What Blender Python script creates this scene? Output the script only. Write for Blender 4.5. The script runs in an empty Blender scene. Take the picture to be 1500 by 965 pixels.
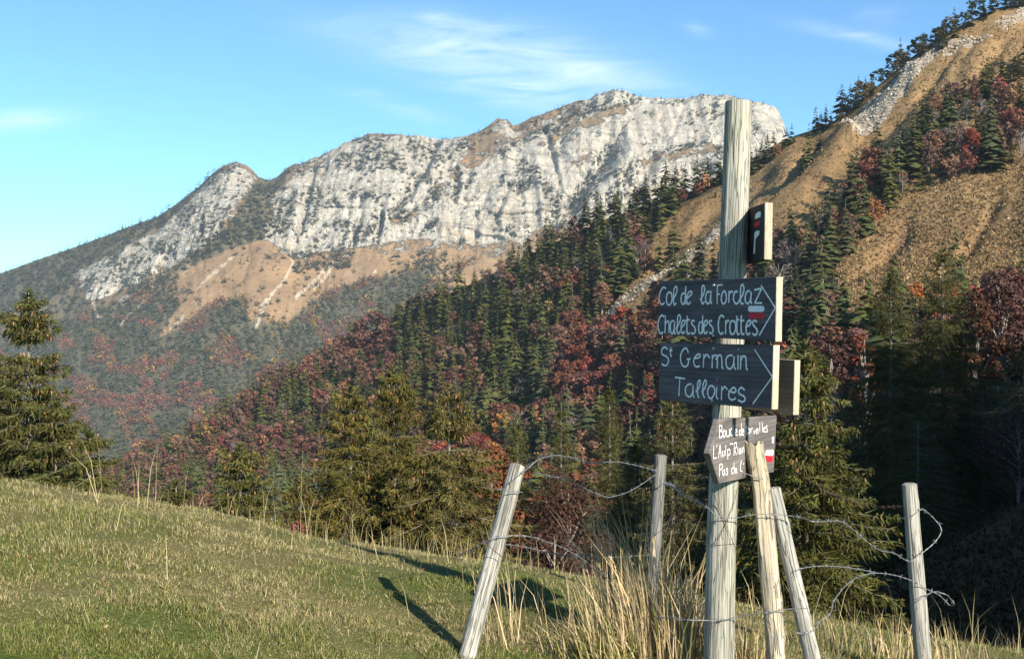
import bpy, math, random
import numpy as np
from mathutils import Vector, Matrix

sc = bpy.context.scene
COL = sc.collection
R = math.radians
rnd = random.Random(7)
rng = np.random.default_rng(11)

# ------------------------------------------------------------------ camera
F, CU, CV = 1600.0, 750.0, 482.5            # focal length and centre in pixels of the 1500 px wide photograph
cam = bpy.data.cameras.new('camera')
cam.sensor_width = 36.0
cam.lens = 36.0 * F / 1500.0
cam.clip_start, cam.clip_end = 0.1, 20000.0
camo = bpy.data.objects.new('camera', cam)
COL.objects.link(camo)
camo.location = (0, 0, 0)
camo.rotation_euler = (R(90), 0, 0)
sc.camera = camo

# ------------------------------------------------------------------ sun, sky, exposure
SUN_EL, SUN_AZ = R(29.0), R(147.5)          # azimuth clockwise from +Y
SUN = Vector((math.sin(SUN_AZ) * math.cos(SUN_EL), math.cos(SUN_AZ) * math.cos(SUN_EL), math.sin(SUN_EL)))
ld = bpy.data.lights.new('sun', 'SUN')
ld.energy = 5.0
ld.angle = R(0.5)
ld.color = (1.0, 0.93, 0.80)
lo = bpy.data.objects.new('sun', ld)
COL.objects.link(lo)
lo.rotation_euler = (-SUN).to_track_quat('-Z', 'Y').to_euler()
lo.location = (60, -80, 90)

sc.view_settings.view_transform = 'Standard'
sc.view_settings.look = 'None'
sc.view_settings.exposure = 1.1
sc.view_settings.gamma = 1.0


class NT:
    """small helper to write node trees"""
    def __init__(s, tree):
        s.t = tree
        tree.nodes.clear()

    def n(s, typ, **kw):
        nd = s.t.nodes.new(typ)
        ins = kw.pop('ins', {})
        for k, v in kw.items():
            setattr(nd, k, v)
        for k, v in ins.items():
            s.set(nd.inputs[k], v)
        return nd

    def set(s, sock, v):
        if isinstance(v, bpy.types.NodeSocket):
            s.t.links.new(v, sock)
        else:
            if isinstance(v, tuple) and len(v) == 3 and sock.type == 'RGBA':
                v = (*v, 1)
            sock.default_value = v

    def math(s, op, a, b=0.0, c=None, clamp=False):
        nd = s.n('ShaderNodeMath', operation=op, use_clamp=clamp)
        s.set(nd.inputs[0], a)
        s.set(nd.inputs[1], b)
        if c is not None:
            s.set(nd.inputs[2], c)
        return nd.outputs[0]

    def mix(s, f, a, b, blend='MIX'):
        nd = s.n('ShaderNodeMix', data_type='RGBA', blend_type=blend)
        s.set(nd.inputs[0], f)
        s.set(nd.inputs[6], a)
        s.set(nd.inputs[7], b)
        return nd.outputs[2]

    def ramp(s, f, lo, hi):
        nd = s.n('ShaderNodeMapRange', clamp=True)
        s.set(nd.inputs[0], f)
        s.set(nd.inputs[1], lo)
        s.set(nd.inputs[2], hi)
        return nd.outputs[0]

    def noise(s, vec, scale, detail=4.0, rough=0.55, dist=0.0):
        nd = s.n('ShaderNodeTexNoise')
        if vec is not None:
            s.set(nd.inputs['Vector'], vec)
        s.set(nd.inputs['Scale'], scale)
        s.set(nd.inputs['Detail'], detail)
        s.set(nd.inputs['Roughness'], rough)
        s.set(nd.inputs['Distortion'], dist)
        return nd.outputs['Fac']

    def mapping(s, vec, scale=(1, 1, 1), rot=(0, 0, 0), loc=(0, 0, 0)):
        nd = s.n('ShaderNodeMapping')
        s.set(nd.inputs[0], vec)
        nd.inputs['Location'].default_value = loc
        nd.inputs['Rotation'].default_value = rot
        nd.inputs['Scale'].default_value = scale
        return nd.outputs[0]

    def coord(s, which='Object'):
        return s.n('ShaderNodeTexCoord').outputs[which]

    def attr(s, name):
        return s.n('ShaderNodeAttribute', attribute_name=name)

    def out(s, color, rough=0.8, height=None, strength=0.3, dist=0.02, spec=0.2, transl=None):
        p = s.n('ShaderNodeBsdfPrincipled')
        s.set(p.inputs['Base Color'], color)
        s.set(p.inputs['Roughness'], rough)
        p.inputs['Specular IOR Level'].default_value = spec
        if height is not None:
            b = s.n('ShaderNodeBump')
            b.inputs['Strength'].default_value = strength
            b.inputs['Distance'].default_value = dist
            s.set(b.inputs['Height'], height)
            s.t.links.new(b.outputs[0], p.inputs['Normal'])
        o = s.n('ShaderNodeOutputMaterial')
        sh = p.outputs[0]
        if transl:
            tr = s.n('ShaderNodeBsdfTranslucent')
            s.set(tr.inputs[0], color)
            mx = s.n('ShaderNodeMixShader')
            mx.inputs[0].default_value = transl
            s.t.links.new(sh, mx.inputs[1])
            s.t.links.new(tr.outputs[0], mx.inputs[2])
            sh = mx.outputs[0]
        s.t.links.new(sh, o.inputs[0])


def material(name):
    m = bpy.data.materials.new(name)
    m.use_nodes = True
    return m, NT(m.node_tree)


world = bpy.data.worlds.new('World')
sc.world = world
world.use_nodes = True
w = NT(world.node_tree)
sky = w.n('ShaderNodeTexSky', sky_type='NISHITA')
sky.sun_disc = False
sky.sun_elevation = SUN_EL
sky.sun_rotation = SUN_AZ
sky.altitude = 1200.0
sky.air_density = 1.0
sky.dust_density = 0.3
sky.ozone_density = 1.6
tint = w.mix(1.0, sky.outputs[0], (0.63, 1.0, 1.20), 'MULTIPLY')
gen = w.coord('Generated')
sep = w.n('ShaderNodeSeparateXYZ')
w.set(sep.inputs[0], gen)
yy = w.math('MAXIMUM', sep.outputs[1], 0.05)
cx = w.math('DIVIDE', sep.outputs[0], yy)     # tangent of bearing / of height: where in the sky the cirrus hangs
cz = w.math('DIVIDE', sep.outputs[2], yy)
front = w.ramp(sep.outputs[1], 0.05, 0.3)


def cirrus(x0, z0, sx, sz, rot):
    dx = w.math('SUBTRACT', cx, x0)
    dz = w.math('SUBTRACT', cz, z0)
    c, s_ = math.cos(rot), math.sin(rot)
    a = w.math('ADD', w.math('MULTIPLY', dx, c), w.math('MULTIPLY', dz, s_))
    b = w.math('SUBTRACT', w.math('MULTIPLY', dz, c), w.math('MULTIPLY', dx, s_))
    q = w.math('ADD', w.math('POWER', w.math('ABSOLUTE', w.math('DIVIDE', a, sx)), 2.0),
               w.math('POWER', w.math('ABSOLUTE', w.math('DIVIDE', b, sz)), 2.0))
    return w.math('EXPONENT', w.math('MULTIPLY', q, -1.0))


masks = [(-0.045, 0.262, 0.115, 0.022, -0.10, 1.0), (0.0, 0.222, 0.10, 0.018, -0.28, 1.0), (0.07, 0.235, 0.09, 0.016, -0.22, 0.8),
         (-0.450, 0.192, 0.045, 0.009, 0.05, 1.15), (-0.11, 0.205, 0.05, 0.008, -0.3, 0.5),
         (0.315, 0.268, 0.05, 0.006, -0.2, 0.8), (0.335, 0.285, 0.02, 0.008, 0.1, 0.35), (0.17, 0.275, 0.012, 0.006, -0.3, 0.5), (-0.07, 0.286, 0.015, 0.004, 0.0, .4)]
tot = None
for x0, z0, sx, sz, ro, am in masks:
    g = w.math('MULTIPLY', cirrus(x0, z0, sx, sz, ro), am)
    tot = g if tot is None else w.math('ADD', tot, g)
cmb = w.n('ShaderNodeCombineXYZ')
w.set(cmb.inputs[0], cx)
w.set(cmb.inputs[1], cz)
st = w.mapping(cmb.outputs[0], scale=(5, 26, 1), rot=(0, 0, 0.2))
n1 = w.noise(st, 1.6, 7, 0.62, 0.8)
n2 = w.noise(w.mapping(gen, scale=(6, 6, 30)), 1.2, 5, 0.6, 0.5)
streak = w.math('MULTIPLY', tot, w.ramp(n1, 0.30, 0.78))
faint = w.math('MULTIPLY', w.ramp(n2, 0.62, 0.95), 0.10)
cloud = w.math('ADD', w.math('MULTIPLY', streak, front), faint, clamp=True)
cloud = w.math('MULTIPLY', cloud, 0.55)
skyc = w.mix(cloud, tint, (8.5, 9.0, 9.3))
bg = w.n('ShaderNodeBackground')
w.set(bg.inputs[0], skyc)
bg.inputs[1].default_value = 0.08
wo = w.n('ShaderNodeOutputWorld')
w.t.links.new(bg.outputs[0], wo.inputs[0])


# ------------------------------------------------------------------ helpers
def px(u, v, Y):
    """the point at distance Y seen at photograph pixel (u, v)"""
    return Vector(((u - CU) / F * Y, Y, (CV - v) / F * Y))


def hash3(ix, iy, iz, seed):
    h = (ix.astype(np.uint32) * np.uint32(374761393) + iy.astype(np.uint32) * np.uint32(668265263)
         + iz.astype(np.uint32) * np.uint32(2147483647) + np.uint32((seed * 144665 + 1013904223) & 0xffffffff))
    h = (h ^ (h >> np.uint32(13))) * np.uint32(1274126177)
    h = h ^ (h >> np.uint32(16))
    return (h & np.uint32(0xffff)).astype(np.float64) / 65535.0 * 2 - 1


def vnoise(x, y, z, seed=0):
    x, y, z = np.broadcast_arrays(np.asarray(x, float), np.asarray(y, float), np.asarray(z, float))
    x0, y0, z0 = np.floor(x), np.floor(y), np.floor(z)
    fx, fy, fz = x - x0, y - y0, z - z0
    fx, fy, fz = [f * f * f * (f * (f * 6 - 15) + 10) for f in (fx, fy, fz)]
    X, Y, Z = [a.astype(np.int64) for a in (x0, y0, z0)]
    r = 0
    for i in (0, 1):
        for j in (0, 1):
            for k in (0, 1):
                r = r + hash3(X + i, Y + j, Z + k, seed) * (fx if i else 1 - fx) * (fy if j else 1 - fy) * (fz if k else 1 - fz)
    return r


def fbm(x, y, z=0.0, octv=4, seed=0, gain=0.5):
    r, a = 0, 1.0
    for o in range(octv):
        f = 2.0 ** o
        r = r + a * vnoise(np.asarray(x) * f, np.asarray(y) * f, np.asarray(z) * f, seed + o * 17)
        a *= gain
    return r


def inpoly(u, v, poly):
    u, v = np.asarray(u, float), np.asarray(v, float)
    ins = np.zeros(np.broadcast(u, v).shape, bool)
    n = len(poly)
    for i in range(n):
        x1, y1 = poly[i]
        x2, y2 = poly[(i + 1) % n]
        if y1 == y2:
            continue
        c = ((y1 > v) != (y2 > v)) & (u < (x2 - x1) * (v - y1) / (y2 - y1) + x1)
        ins ^= c
    return ins


def linedist(u, v, line):
    """distance to a polyline, and the signed side"""
    d = np.full(np.broadcast(u, v).shape, 1e9)
    sd = np.zeros_like(d)
    for (x1, y1), (x2, y2) in zip(line[:-1], line[1:]):
        dx, dy = x2 - x1, y2 - y1
        L = dx * dx + dy * dy
        t = np.clip(((u - x1) * dx + (v - y1) * dy) / L, 0, 1)
        ex, ey = u - x1 - t * dx, v - y1 - t * dy
        q = np.hypot(ex, ey)
        s = np.sign(ex * dy - ey * dx)
        m = q < d
        d = np.where(m, q, d)
        sd = np.where(m, s, sd)
    return d, sd


def mesh_np(name, V, T, mat=None, cols=None, smooth=False, attrs=None, quads=False):
    V = np.asarray(V, np.float32).reshape(-1, 3)
    T = np.asarray(T, np.int32)
    k = T.shape[1]
    me = bpy.data.meshes.new(name)
    me.vertices.add(len(V))
    me.vertices.foreach_set('co', V.ravel())
    me.loops.add(T.size)
    me.loops.foreach_set('vertex_index', T.ravel())
    me.polygons.add(len(T))
    me.polygons.foreach_set('loop_start', np.arange(0, T.size, k, dtype=np.int32))
    me.polygons.foreach_set('loop_total', np.full(len(T), k, np.int32))
    if smooth:
        me.polygons.foreach_set('use_smooth', np.ones(len(T), bool))
    if cols is not None:
        a = me.attributes.new('tone', 'FLOAT_COLOR', 'POINT')
        c = np.ones((len(V), 4), np.float32)
        c[:, :3] = cols
        a.data.foreach_set('color', c.ravel())
    for an, av in (attrs or {}).items():
        a = me.attributes.new(an, 'FLOAT', 'POINT')
        a.data.foreach_set('value', np.asarray(av, np.float32).ravel())
    me.update(calc_edges=True)
    me.validate()
    if mat:
        me.materials.append(mat)
    return me


def link(name, me, parent=None):
    o = bpy.data.objects.new(name, me)
    COL.objects.link(o)
    if parent is not None:
        o.parent = parent
    return o


def tag(o, label=None, cat=None, group=None, kind=None):
    if label:
        o['label'] = label
    if cat:
        o['category'] = cat
    if group:
        o['group'] = group
    if kind:
        o['kind'] = kind
    return o


def grid_quads(nr, nc):
    a = np.arange(nr * nc).reshape(nr, nc)
    return np.stack([a[:-1, :-1], a[:-1, 1:], a[1:, 1:], a[1:, :-1]], -1).reshape(-1, 4)


class Geo:
    """collects triangles with a colour per vertex"""
    def __init__(s):
        s.v, s.t, s.c = [], [], []
        s.n = 0

    def add(s, V, T, c):
        V = np.asarray(V, float).reshape(-1, 3)
        s.v.append(V)
        s.t.append(np.asarray(T, int).reshape(-1, 3) + s.n)
        s.c.append(np.broadcast_to(np.asarray(c, float), V.shape))
        s.n += len(V)

    def arrays(s):
        return np.concatenate(s.v), np.concatenate(s.t), np.concatenate(s.c)

    def tube(s, P, rad, sides, c, cap=True):
        P = [np.asarray(p, float) for p in P]
        rad = np.broadcast_to(rad, (len(P),))
        V = []
        up = None
        for i, p in enumerate(P):
            d = P[min(i + 1, len(P) - 1)] - P[max(i - 1, 0)]
            d = d / (np.linalg.norm(d) + 1e-12)
            if up is None:
                up = np.array([1.0, 0, 0]) if abs(d[0]) < 0.8 else np.array([0, 1.0, 0])
            a = np.cross(d, up)
            a /= np.linalg.norm(a) + 1e-12
            up = np.cross(a, d)
            for k in range(sides):
                th = 2 * math.pi * k / sides
                V.append(p + rad[i] * (math.cos(th) * a + math.sin(th) * up))
        T = []
        for i in range(len(P) - 1):
            for k in range(sides):
                a0, a1 = i * sides + k, i * sides + (k + 1) % sides
                T += [(a0, a1, a1 + sides), (a0, a1 + sides, a0 + sides)]
        if cap:
            e = (len(P) - 1) * sides
            T += [(e, e + k, e + k + 1) for k in range(1, sides - 1)]
            T += [(0, k + 1, k) for k in range(1, sides - 1)]
        s.add(V, T, c)

    def mesh(s, name, mat, smooth=False):
        V, T, C = s.arrays()
        return mesh_np(name, V, T, mat, C, smooth)


# ------------------------------------------------------------------ materials
def mat_foliage(name='foliage', hue=0.03, sat=0.3, val=0.5):
    m, n = material(name)
    a = n.attr('tone').outputs['Color']
    oi = n.n('ShaderNodeObjectInfo').outputs['Random']
    hsv = n.n('ShaderNodeHueSaturation')
    n.set(hsv.inputs['Hue'], n.math('ADD', n.math('MULTIPLY', oi, hue), 0.5 - hue / 2))
    n.set(hsv.inputs['Saturation'], n.math('ADD', n.math('MULTIPLY', n.math('FRACT', n.math('MULTIPLY', oi, 7.3)), sat), 1 - sat / 2))
    n.set(hsv.inputs['Value'], n.math('ADD', n.math('MULTIPLY', n.math('FRACT', n.math('MULTIPLY', oi, 3.7)), val), 1 - val / 2))
    n.set(hsv.inputs['Color'], a)
    n.out(hsv.outputs[0], 0.75, spec=0.15, transl=0.18)
    return m


def mat_tone(name, rough=0.8, bump=None, transl=None):
    m, n = material(name)
    a = n.attr('tone').outputs['Color']
    h = n.noise(n.coord('Object'), bump, 4) if bump else None
    n.out(a, rough, h, 0.5, 0.02, transl=transl)
    return m


FOL = mat_foliage()
NEEDLE = mat_foliage('spruce foliage', 0.006, 0.12, 0.2)
BARK = mat_tone('bark', 0.9, 12.0)
GRASSM = mat_tone('grass blades', 0.7, transl=0.25)
CONEM = mat_tone('spruce cones', 0.6)


def mat_far():
    m, n = material('limestone and dry grass')
    co = n.coord('Object')
    rock = n.attr('rock').outputs['Fac']
    scree = n.attr('scree').outputs['Fac']
    wood = n.attr('woodland_or_shade').outputs['Fac']
    nb = n.noise(co, 0.02, 6, 0.6)
    nf = n.noise(co, 0.11, 5, 0.65)
    vert = n.noise(n.mapping(co, scale=(0.055, 0.055, 0.009)), 1.0, 7, 0.66, 0.6)
    strat = n.noise(n.mapping(co, scale=(0.004, 0.004, 0.06), rot=(0, R(8), 0)), 1.0, 5, 0.6, 0.4)
    streak = n.noise(n.mapping(co, scale=(0.16, 0.16, 0.010)), 1.0, 5, 0.62, 0.4)
    rc = n.mix(n.ramp(vert, 0.34, 0.64), (0.345, 0.31, 0.255), (0.49, 0.445, 0.365))
    rc = n.mix(n.math('MULTIPLY', n.ramp(streak, 0.50, 0.66), 0.45), rc, (0.275, 0.26, 0.24))
    rc = n.mix(n.math('MULTIPLY', n.ramp(nb, 0.50, 0.64), 0.5), rc, (0.37, 0.30, 0.21))
    rc = n.mix(n.math('MULTIPLY', n.ramp(strat, 0.55, 0.68), 0.45), rc, (0.29, 0.245, 0.185))
    ck = n.math('ABSOLUTE', n.math('SUBTRACT', n.noise(n.mapping(co, scale=(0.026, 0.026, 0.008), rot=(0, R(10), 0)), 1.0, 5, 0.62, 0.8), 0.5))
    rc = n.mix(n.math('MULTIPLY', n.math('SUBTRACT', 1.0, n.ramp(ck, 0.003, 0.016)), 0.7), rc, (0.105, 0.10, 0.095))
    cb = n.math('ABSOLUTE', n.math('SUBTRACT', n.noise(n.mapping(co, scale=(0.004, 0.004, 0.035), rot=(0, R(4), 0)), 1.0, 5, 0.6, 0.6), 0.5))
    rc = n.mix(n.math('MULTIPLY', n.math('SUBTRACT', 1.0, n.ramp(cb, 0.004, 0.018)), 0.55), rc, (0.14, 0.125, 0.105))
    gc = n.mix(n.ramp(nb, 0.35, 0.65), (0.20, 0.125, 0.066), (0.275, 0.175, 0.090))
    gc = n.mix(n.math('MULTIPLY', n.ramp(nf, 0.48, 0.7), 0.6), gc, (0.12, 0.08, 0.05))
    gc = n.mix(n.math('MULTIPLY', n.ramp(n.noise(n.mapping(co, scale=(0.02, 0.006, 0.006), rot=(0, 0, R(-35))), 1.0, 5, 0.65), 0.52, 0.72), 0.45), gc, (0.30, 0.215, 0.135))
    gc = n.mix(n.math('MULTIPLY', wood, 0.85), gc, (0.068, 0.066, 0.040))
    rmask = n.ramp(n.math('ADD', rock, n.math('MULTIPLY', n.math('SUBTRACT', n.noise(co, 0.035, 8, 0.72), 0.5), 2.6)), 0.40, 0.56)
    c = n.mix(rmask, gc, rc)
    smask = n.ramp(n.math('ADD', scree, n.math('MULTIPLY', n.math('SUBTRACT', nf, 0.5), 1.9)), 0.42, 0.66)
    c = n.mix(smask, c, (0.36, 0.29, 0.205))
    h = n.math('ADD', n.math('MULTIPLY', n.math('ADD', n.math('ADD', vert, streak), n.math('MULTIPLY', strat, 0.5)), rmask), n.math('MULTIPLY', nf, 0.35))
    n.out(c, 0.9, h, 0.9, 9.0, spec=0.1)
    return m


def mat_hill():
    m, n = material('dry mountain meadow')
    co = n.coord('Object')
    rock = n.attr('rock').outputs['Fac']
    wood = n.attr('woodland_or_shade').outputs['Fac']
    heath = n.attr('heath').outputs['Fac']
    n1 = n.noise(co, 0.035, 6, 0.6)
    n2 = n.noise(co, 0.28, 6, 0.7)
    n3 = n.noise(n.mapping(co, scale=(1.1, 1.1, 2.2)), 1.0, 5, 0.7)
    g = n.mix(n.ramp(n1, 0.35, 0.65), (0.205, 0.122, 0.056), (0.285, 0.182, 0.086))
    g = n.mix(n.math('MULTIPLY', n.ramp(n2, 0.46, 0.68), 0.75), g, (0.115, 0.075, 0.038))
    g = n.mix(n.math('MULTIPLY', n.ramp(n3, 0.50, 0.75), 0.6), g, (0.36, 0.255, 0.13))
    g = n.mix(n.math('MULTIPLY', n.ramp(n.noise(co, 0.09, 5, 0.7, 0.5), 0.55, 0.7), 0.35), g, (0.17, 0.14, 0.05))
    g = n.mix(n.math('MULTIPLY', heath, 0.75), g, (0.13, 0.075, 0.06))
    g = n.mix(n.math('MULTIPLY', wood, 0.85), g, (0.055, 0.045, 0.024))  # forest floor tone, also painted over the right-hand bank for its shade
    r = n.mix(n.ramp(n.noise(n.mapping(co, scale=(0.25, 0.25, 0.5)), 1.0, 7, 0.7), 0.35, 0.65), (0.20, 0.16, 0.115), (0.44, 0.37, 0.285))
    rm = n.ramp(n.math('ADD', rock, n.math('MULTIPLY', n.math('SUBTRACT', n.noise(co, 0.25, 6, 0.7), 0.5), 1.5)), 0.42, 0.6)
    c = n.mix(rm, g, r)
    h = n.math('ADD', n2, n.math('MULTIPLY', n3, 0.4))
    n.out(c, 0.9, h, 0.9, 0.9, spec=0.05)
    return m


def mat_meadow():
    m, n = material('short pasture turf')
    co = n.coord('Object')
    green = n.attr('green').outputs['Fac']
    a = n.noise(co, 6.0, 6, 0.7)
    b = n.noise(co, 38.0, 4, 0.7)
    gr = n.mix(n.ramp(a, 0.35, 0.65), (0.055, 0.075, 0.018), (0.10, 0.115, 0.03))
    st = n.mix(n.ramp(b, 0.3, 0.7), (0.10, 0.088, 0.036), (0.19, 0.16, 0.07))
    c = n.mix(n.ramp(n.math('ADD', green, n.math('SUBTRACT', a, 0.5)), 0.2, 0.8), st, gr)
    n.out(c, 0.95, n.math('ADD', a, b), 0.8, 0.03, spec=0.05)
    return m


def mat_post(name, light, dark, green=0.0):
    """weathered round wood, grain along local z"""
    m, n = material(name)
    co = n.coord('Object')
    tex = n.noise(n.mapping(co, scale=(16, 16, 1.3)), 1.0, 5, 0.6, 0.6)
    wave = n.n('ShaderNodeTexWave', wave_type='BANDS', bands_direction='X')
    n.set(wave.inputs['Vector'], n.mapping(co, scale=(9, 9, 0.55), loc=(0.3, 0.1, 0)))
    wave.inputs['Scale'].default_value = 1.6
    wave.inputs['Distortion'].default_value = 7.0
    wave.inputs['Detail'].default_value = 2.5
    wave.inputs['Detail Scale'].default_value = 0.7
    fine = n.noise(n.mapping(co, scale=(140, 140, 4)), 1.0, 3, 0.6)
    c = n.mix(n.ramp(tex, 0.3, 0.7), dark, light)
    c = n.mix(n.math('MULTIPLY', n.ramp(wave.outputs['Fac'], 0.55, 0.95), 0.30), c, (dark[0] * .75, dark[1] * .72, dark[2] * .65))
    c = n.mix(n.math('MULTIPLY', n.ramp(fine, 0.5, 0.72), 0.45), c, (dark[0] * .6, dark[1] * .57, dark[2] * .52))
    crack = n.noise(n.mapping(co, scale=(34, 34, 0.9)), 1.0, 2, 0.5, 0.3)
    crack2 = n.noise(n.mapping(co, scale=(70, 70, 2.2), loc=(3, 1, 2)), 1.0, 2, 0.5, 0.3)
    cm = n.math('MULTIPLY', n.ramp(n.math('ABSOLUTE', n.math('SUBTRACT', crack, 0.5)), 0.004, 0.022), n.ramp(n.math('ABSOLUTE', n.math('SUBTRACT', crack2, 0.52)), 0.0, 0.02))
    c = n.mix(n.math('MULTIPLY', n.math('SUBTRACT', 1.0, cm), 0.75), c, (0.055, 0.045, 0.035))
    grey = n.noise(n.mapping(co, scale=(7, 7, 2.0), loc=(5, 5, 5)), 1.0, 5, 0.65)
    c = n.mix(n.math('MULTIPLY', n.ramp(grey, 0.48, 0.7), 0.55), c, (0.19, 0.18, 0.16))
    spot = n.noise(co, 55.0, 2, 0.5)
    c = n.mix(n.math('MULTIPLY', n.ramp(spot, 0.70, 0.76), 0.6), c, (0.07, 0.06, 0.045))
    if green:
        c = n.mix(n.math('MULTIPLY', n.ramp(n.noise(co, 5.0, 3), 0.45, 0.7), green), c, (0.25, 0.30, 0.17))
    h = n.math('ADD', n.math('ADD', fine, n.math('MULTIPLY', cm, 0.8)), n.math('MULTIPLY', wave.outputs['Fac'], 0.4))
    n.out(c, 0.85, h, 0.9, 0.006, spec=0.15)
    return m


def mat_board(name, light, dark):
    """sawn board, grain along local x"""
    m, n = material(name)
    co = n.coord('Object')
    tex = n.noise(n.mapping(co, scale=(2.2, 30, 26)), 1.0, 5, 0.6, 0.8)
    fine = n.noise(n.mapping(co, scale=(7, 200, 190)), 1.0, 3, 0.6)
    wave = n.n('ShaderNodeTexWave', wave_type='BANDS', bands_direction='Z')
    n.set(wave.inputs['Vector'], n.mapping(co, scale=(1.1, 1, 9)))
    wave.inputs['Scale'].default_value = 1.5
    wave.inputs['Distortion'].default_value = 9.0
    wave.inputs['Detail'].default_value = 2.0
    wave.inputs['Detail Scale'].default_value = 0.8
    blot = n.noise(co, 4.0, 4, 0.6)
    c = n.mix(n.ramp(tex, 0.3, 0.7), dark, light)
    c = n.mix(n.math('MULTIPLY', n.ramp(wave.outputs['Fac'], 0.55, 1.0), 0.35), c, (dark[0] * .55, dark[1] * .52, dark[2] * .5))
    c = n.mix(n.math('MULTIPLY', n.ramp(fine, 0.5, 0.75), 0.5), c, (dark[0] * .5, dark[1] * .48, dark[2] * .45))
    c = n.mix(n.math('MULTIPLY', n.ramp(n.noise(n.mapping(co, scale=(1.6, 8, 9)), 1.0, 5, 0.65, 0.5), 0.5, 0.72), 0.55), c, (light[0] * 1.5, light[1] * 1.4, light[2] * 1.25))
    h = n.math('ADD', fine, n.math('MULTIPLY', tex, 0.8))
    n.out(c, 0.8, h, 0.5, 0.003, spec=0.2)
    return m


def mat_flat(name, c, rough=0.6, scale=60, amt=0.25, metal=0.0):
    m, n = material(name)
    co = n.coord('Object')
    q = n.noise(co, scale, 4, 0.65)
    col = n.mix(n.math('MULTIPLY', n.ramp(q, 0.4, 0.7), amt), c, tuple(x * 0.45 for x in c))
    n.out(col, rough, q, 0.2, 0.002)
    if metal:
        for nd in m.node_tree.nodes:
            if nd.type == 'BSDF_PRINCIPLED':
                nd.inputs['Metallic'].default_value = metal
    return m


# ------------------------------------------------------------------ terrain sheets
class Sheet:
    """ground given as profiles along many bearings; P[row, column] in world space"""
    def __init__(s, U, rowsV, rowsY):
        s.U, s.V = U, rowsV.copy()
        s.P = np.empty(rowsV.shape + (3,))
        s.P[..., 0] = (U[None, :] - CU) / F * rowsY
        s.P[..., 1] = rowsY
        s.P[..., 2] = (CV - rowsV) / F * rowsY
        s.front = rowsV.shape[0]

    def at(s, u, v):
        i = np.clip(np.searchsorted(s.U, u) - 1, 0, len(s.U) - 2)
        f = (u - s.U[i]) / (s.U[i + 1] - s.U[i])
        col = s.V[:s.front, i] * (1 - f) + s.V[:s.front, i + 1] * f
        if v > col[0] or v < col[-1]:
            v = min(max(v, col[-1] + 1e-3), col[0] - 1e-3)
        j = int(np.clip(np.searchsorted(-col, -v) - 1, 0, s.front - 2))
        g = (v - col[j]) / (col[j + 1] - col[j])
        A = s.P[j, i] * (1 - f) + s.P[j, i + 1] * f
        B = s.P[j + 1, i] * (1 - f) + s.P[j + 1, i + 1] * f
        return A * (1 - g) + B * g


def interp_rows(U, keys, nrows):
    """keys: {u: [(v, Y), ...]} -> row arrays, rows spread evenly between the control rows"""
    ks = sorted(keys)
    m = len(keys[ks[0]])
    cv = np.array([np.interp(U, ks, [keys[k][i][0] for k in ks]) for i in range(m)])
    cy = np.array([np.interp(U, ks, [keys[k][i][1] for k in ks]) for i in range(m)])
    return cv, cy


# ---- far mountain
SKY_U = [-200, -60, 0, 50, 100, 150, 200, 230, 260, 290, 310, 322, 335, 347, 360, 370, 378, 392, 405, 420, 450, 480, 520, 540, 575, 600, 610, 640, 655, 672, 700, 715, 728, 742, 752, 762, 780, 800,
         830, 860, 870, 885, 910, 922, 935, 960, 985, 1020, 1040, 1065, 1100, 1120, 1135, 1143, 1149, 1160, 1180, 1320]
SKY_V = [470, 425, 401, 382, 365, 347, 328, 318, 298, 275, 256, 246, 240, 238, 243, 250, 260, 264, 260, 247, 234, 222, 203, 196, 197, 200, 197, 202, 205, 202, 194, 186, 176, 174, 184, 182, 172, 165,
         153, 147, 140, 134, 131, 135, 141, 143, 145, 140, 139, 141, 149, 152, 158, 166, 186, 240, 275, 320]
BASE_U = [-200, 0, 60, 130, 200, 240, 330, 390, 430, 480, 520, 560, 600, 640, 690, 740, 800, 900, 1000, 1100, 1320]
BASE_V = [560, 505, 478, 448, 415, 398, 366, 354, 372, 373, 368, 358, 352, 347, 362, 352, 335, 318, 300, 290, 380]
U = np.linspace(-200, 1320, 590)
sv = np.interp(U, SKY_U, SKY_V)
sv = sv + np.clip((U - 320) / 60, 0, 1) * (1.6 * fbm(U / 9, 0.3, 0, 3, 11) + 1.5 * fbm(U / 28, 0.7, 0, 2, 12))
bv = np.interp(U, BASE_U, BASE_V)
Yb = np.interp(U, [-200, 0, 300, 700, 1150, 1320], [2150, 2050, 1950, 1900, 1900, 1950])
n0, n1_, n2_ = 60, 150, 10
V = []
Yr = []
for i in range(n0):
    s_ = i / n0
    V.append(760 + (bv - 760) * s_)
    Yr.append(1150 + (Yb - 1150) * s_ ** 0.9)
for i in range(n1_):
    s_ = i / (n1_ - 1)
    V.append(bv + (sv - bv) * s_)
    Yr.append(Yb + 270 * (0.35 * s_ + 0.65 * s_ ** 1.9))
V = np.array(V)
Yr = np.array(Yr)
fm = Sheet(U, V, Yr)
UU = np.broadcast_to(U, V.shape)
P = fm.P
R1 = [(105, 402), (150, 380), (240, 330), (300, 268), (345, 236), (378, 262), (335, 325), (305, 360), (235, 402), (190, 432), (140, 452)]
R2 = [(385, 352), (395, 300), (420, 262), (430, 240), (520, 203), (600, 197), (690, 200), (684, 226), (672, 250), (634, 288), (612, 312), (572, 360), (430, 374)]
R3 = [(550, 357), (575, 320), (630, 300), (668, 265), (712, 226), (785, 190), (855, 172), (845, 150), (880, 134), (910, 128), (1060, 136), (1140, 155), (1170, 280), (1000, 300), (900, 320), (690, 364), (620, 352)]
R4 = [(715, 195), (730, 176), (752, 176), (752, 190), (735, 200)]
R5 = [(700, 232), (790, 176), (860, 150), (870, 158), (800, 190), (705, 243)]
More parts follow.
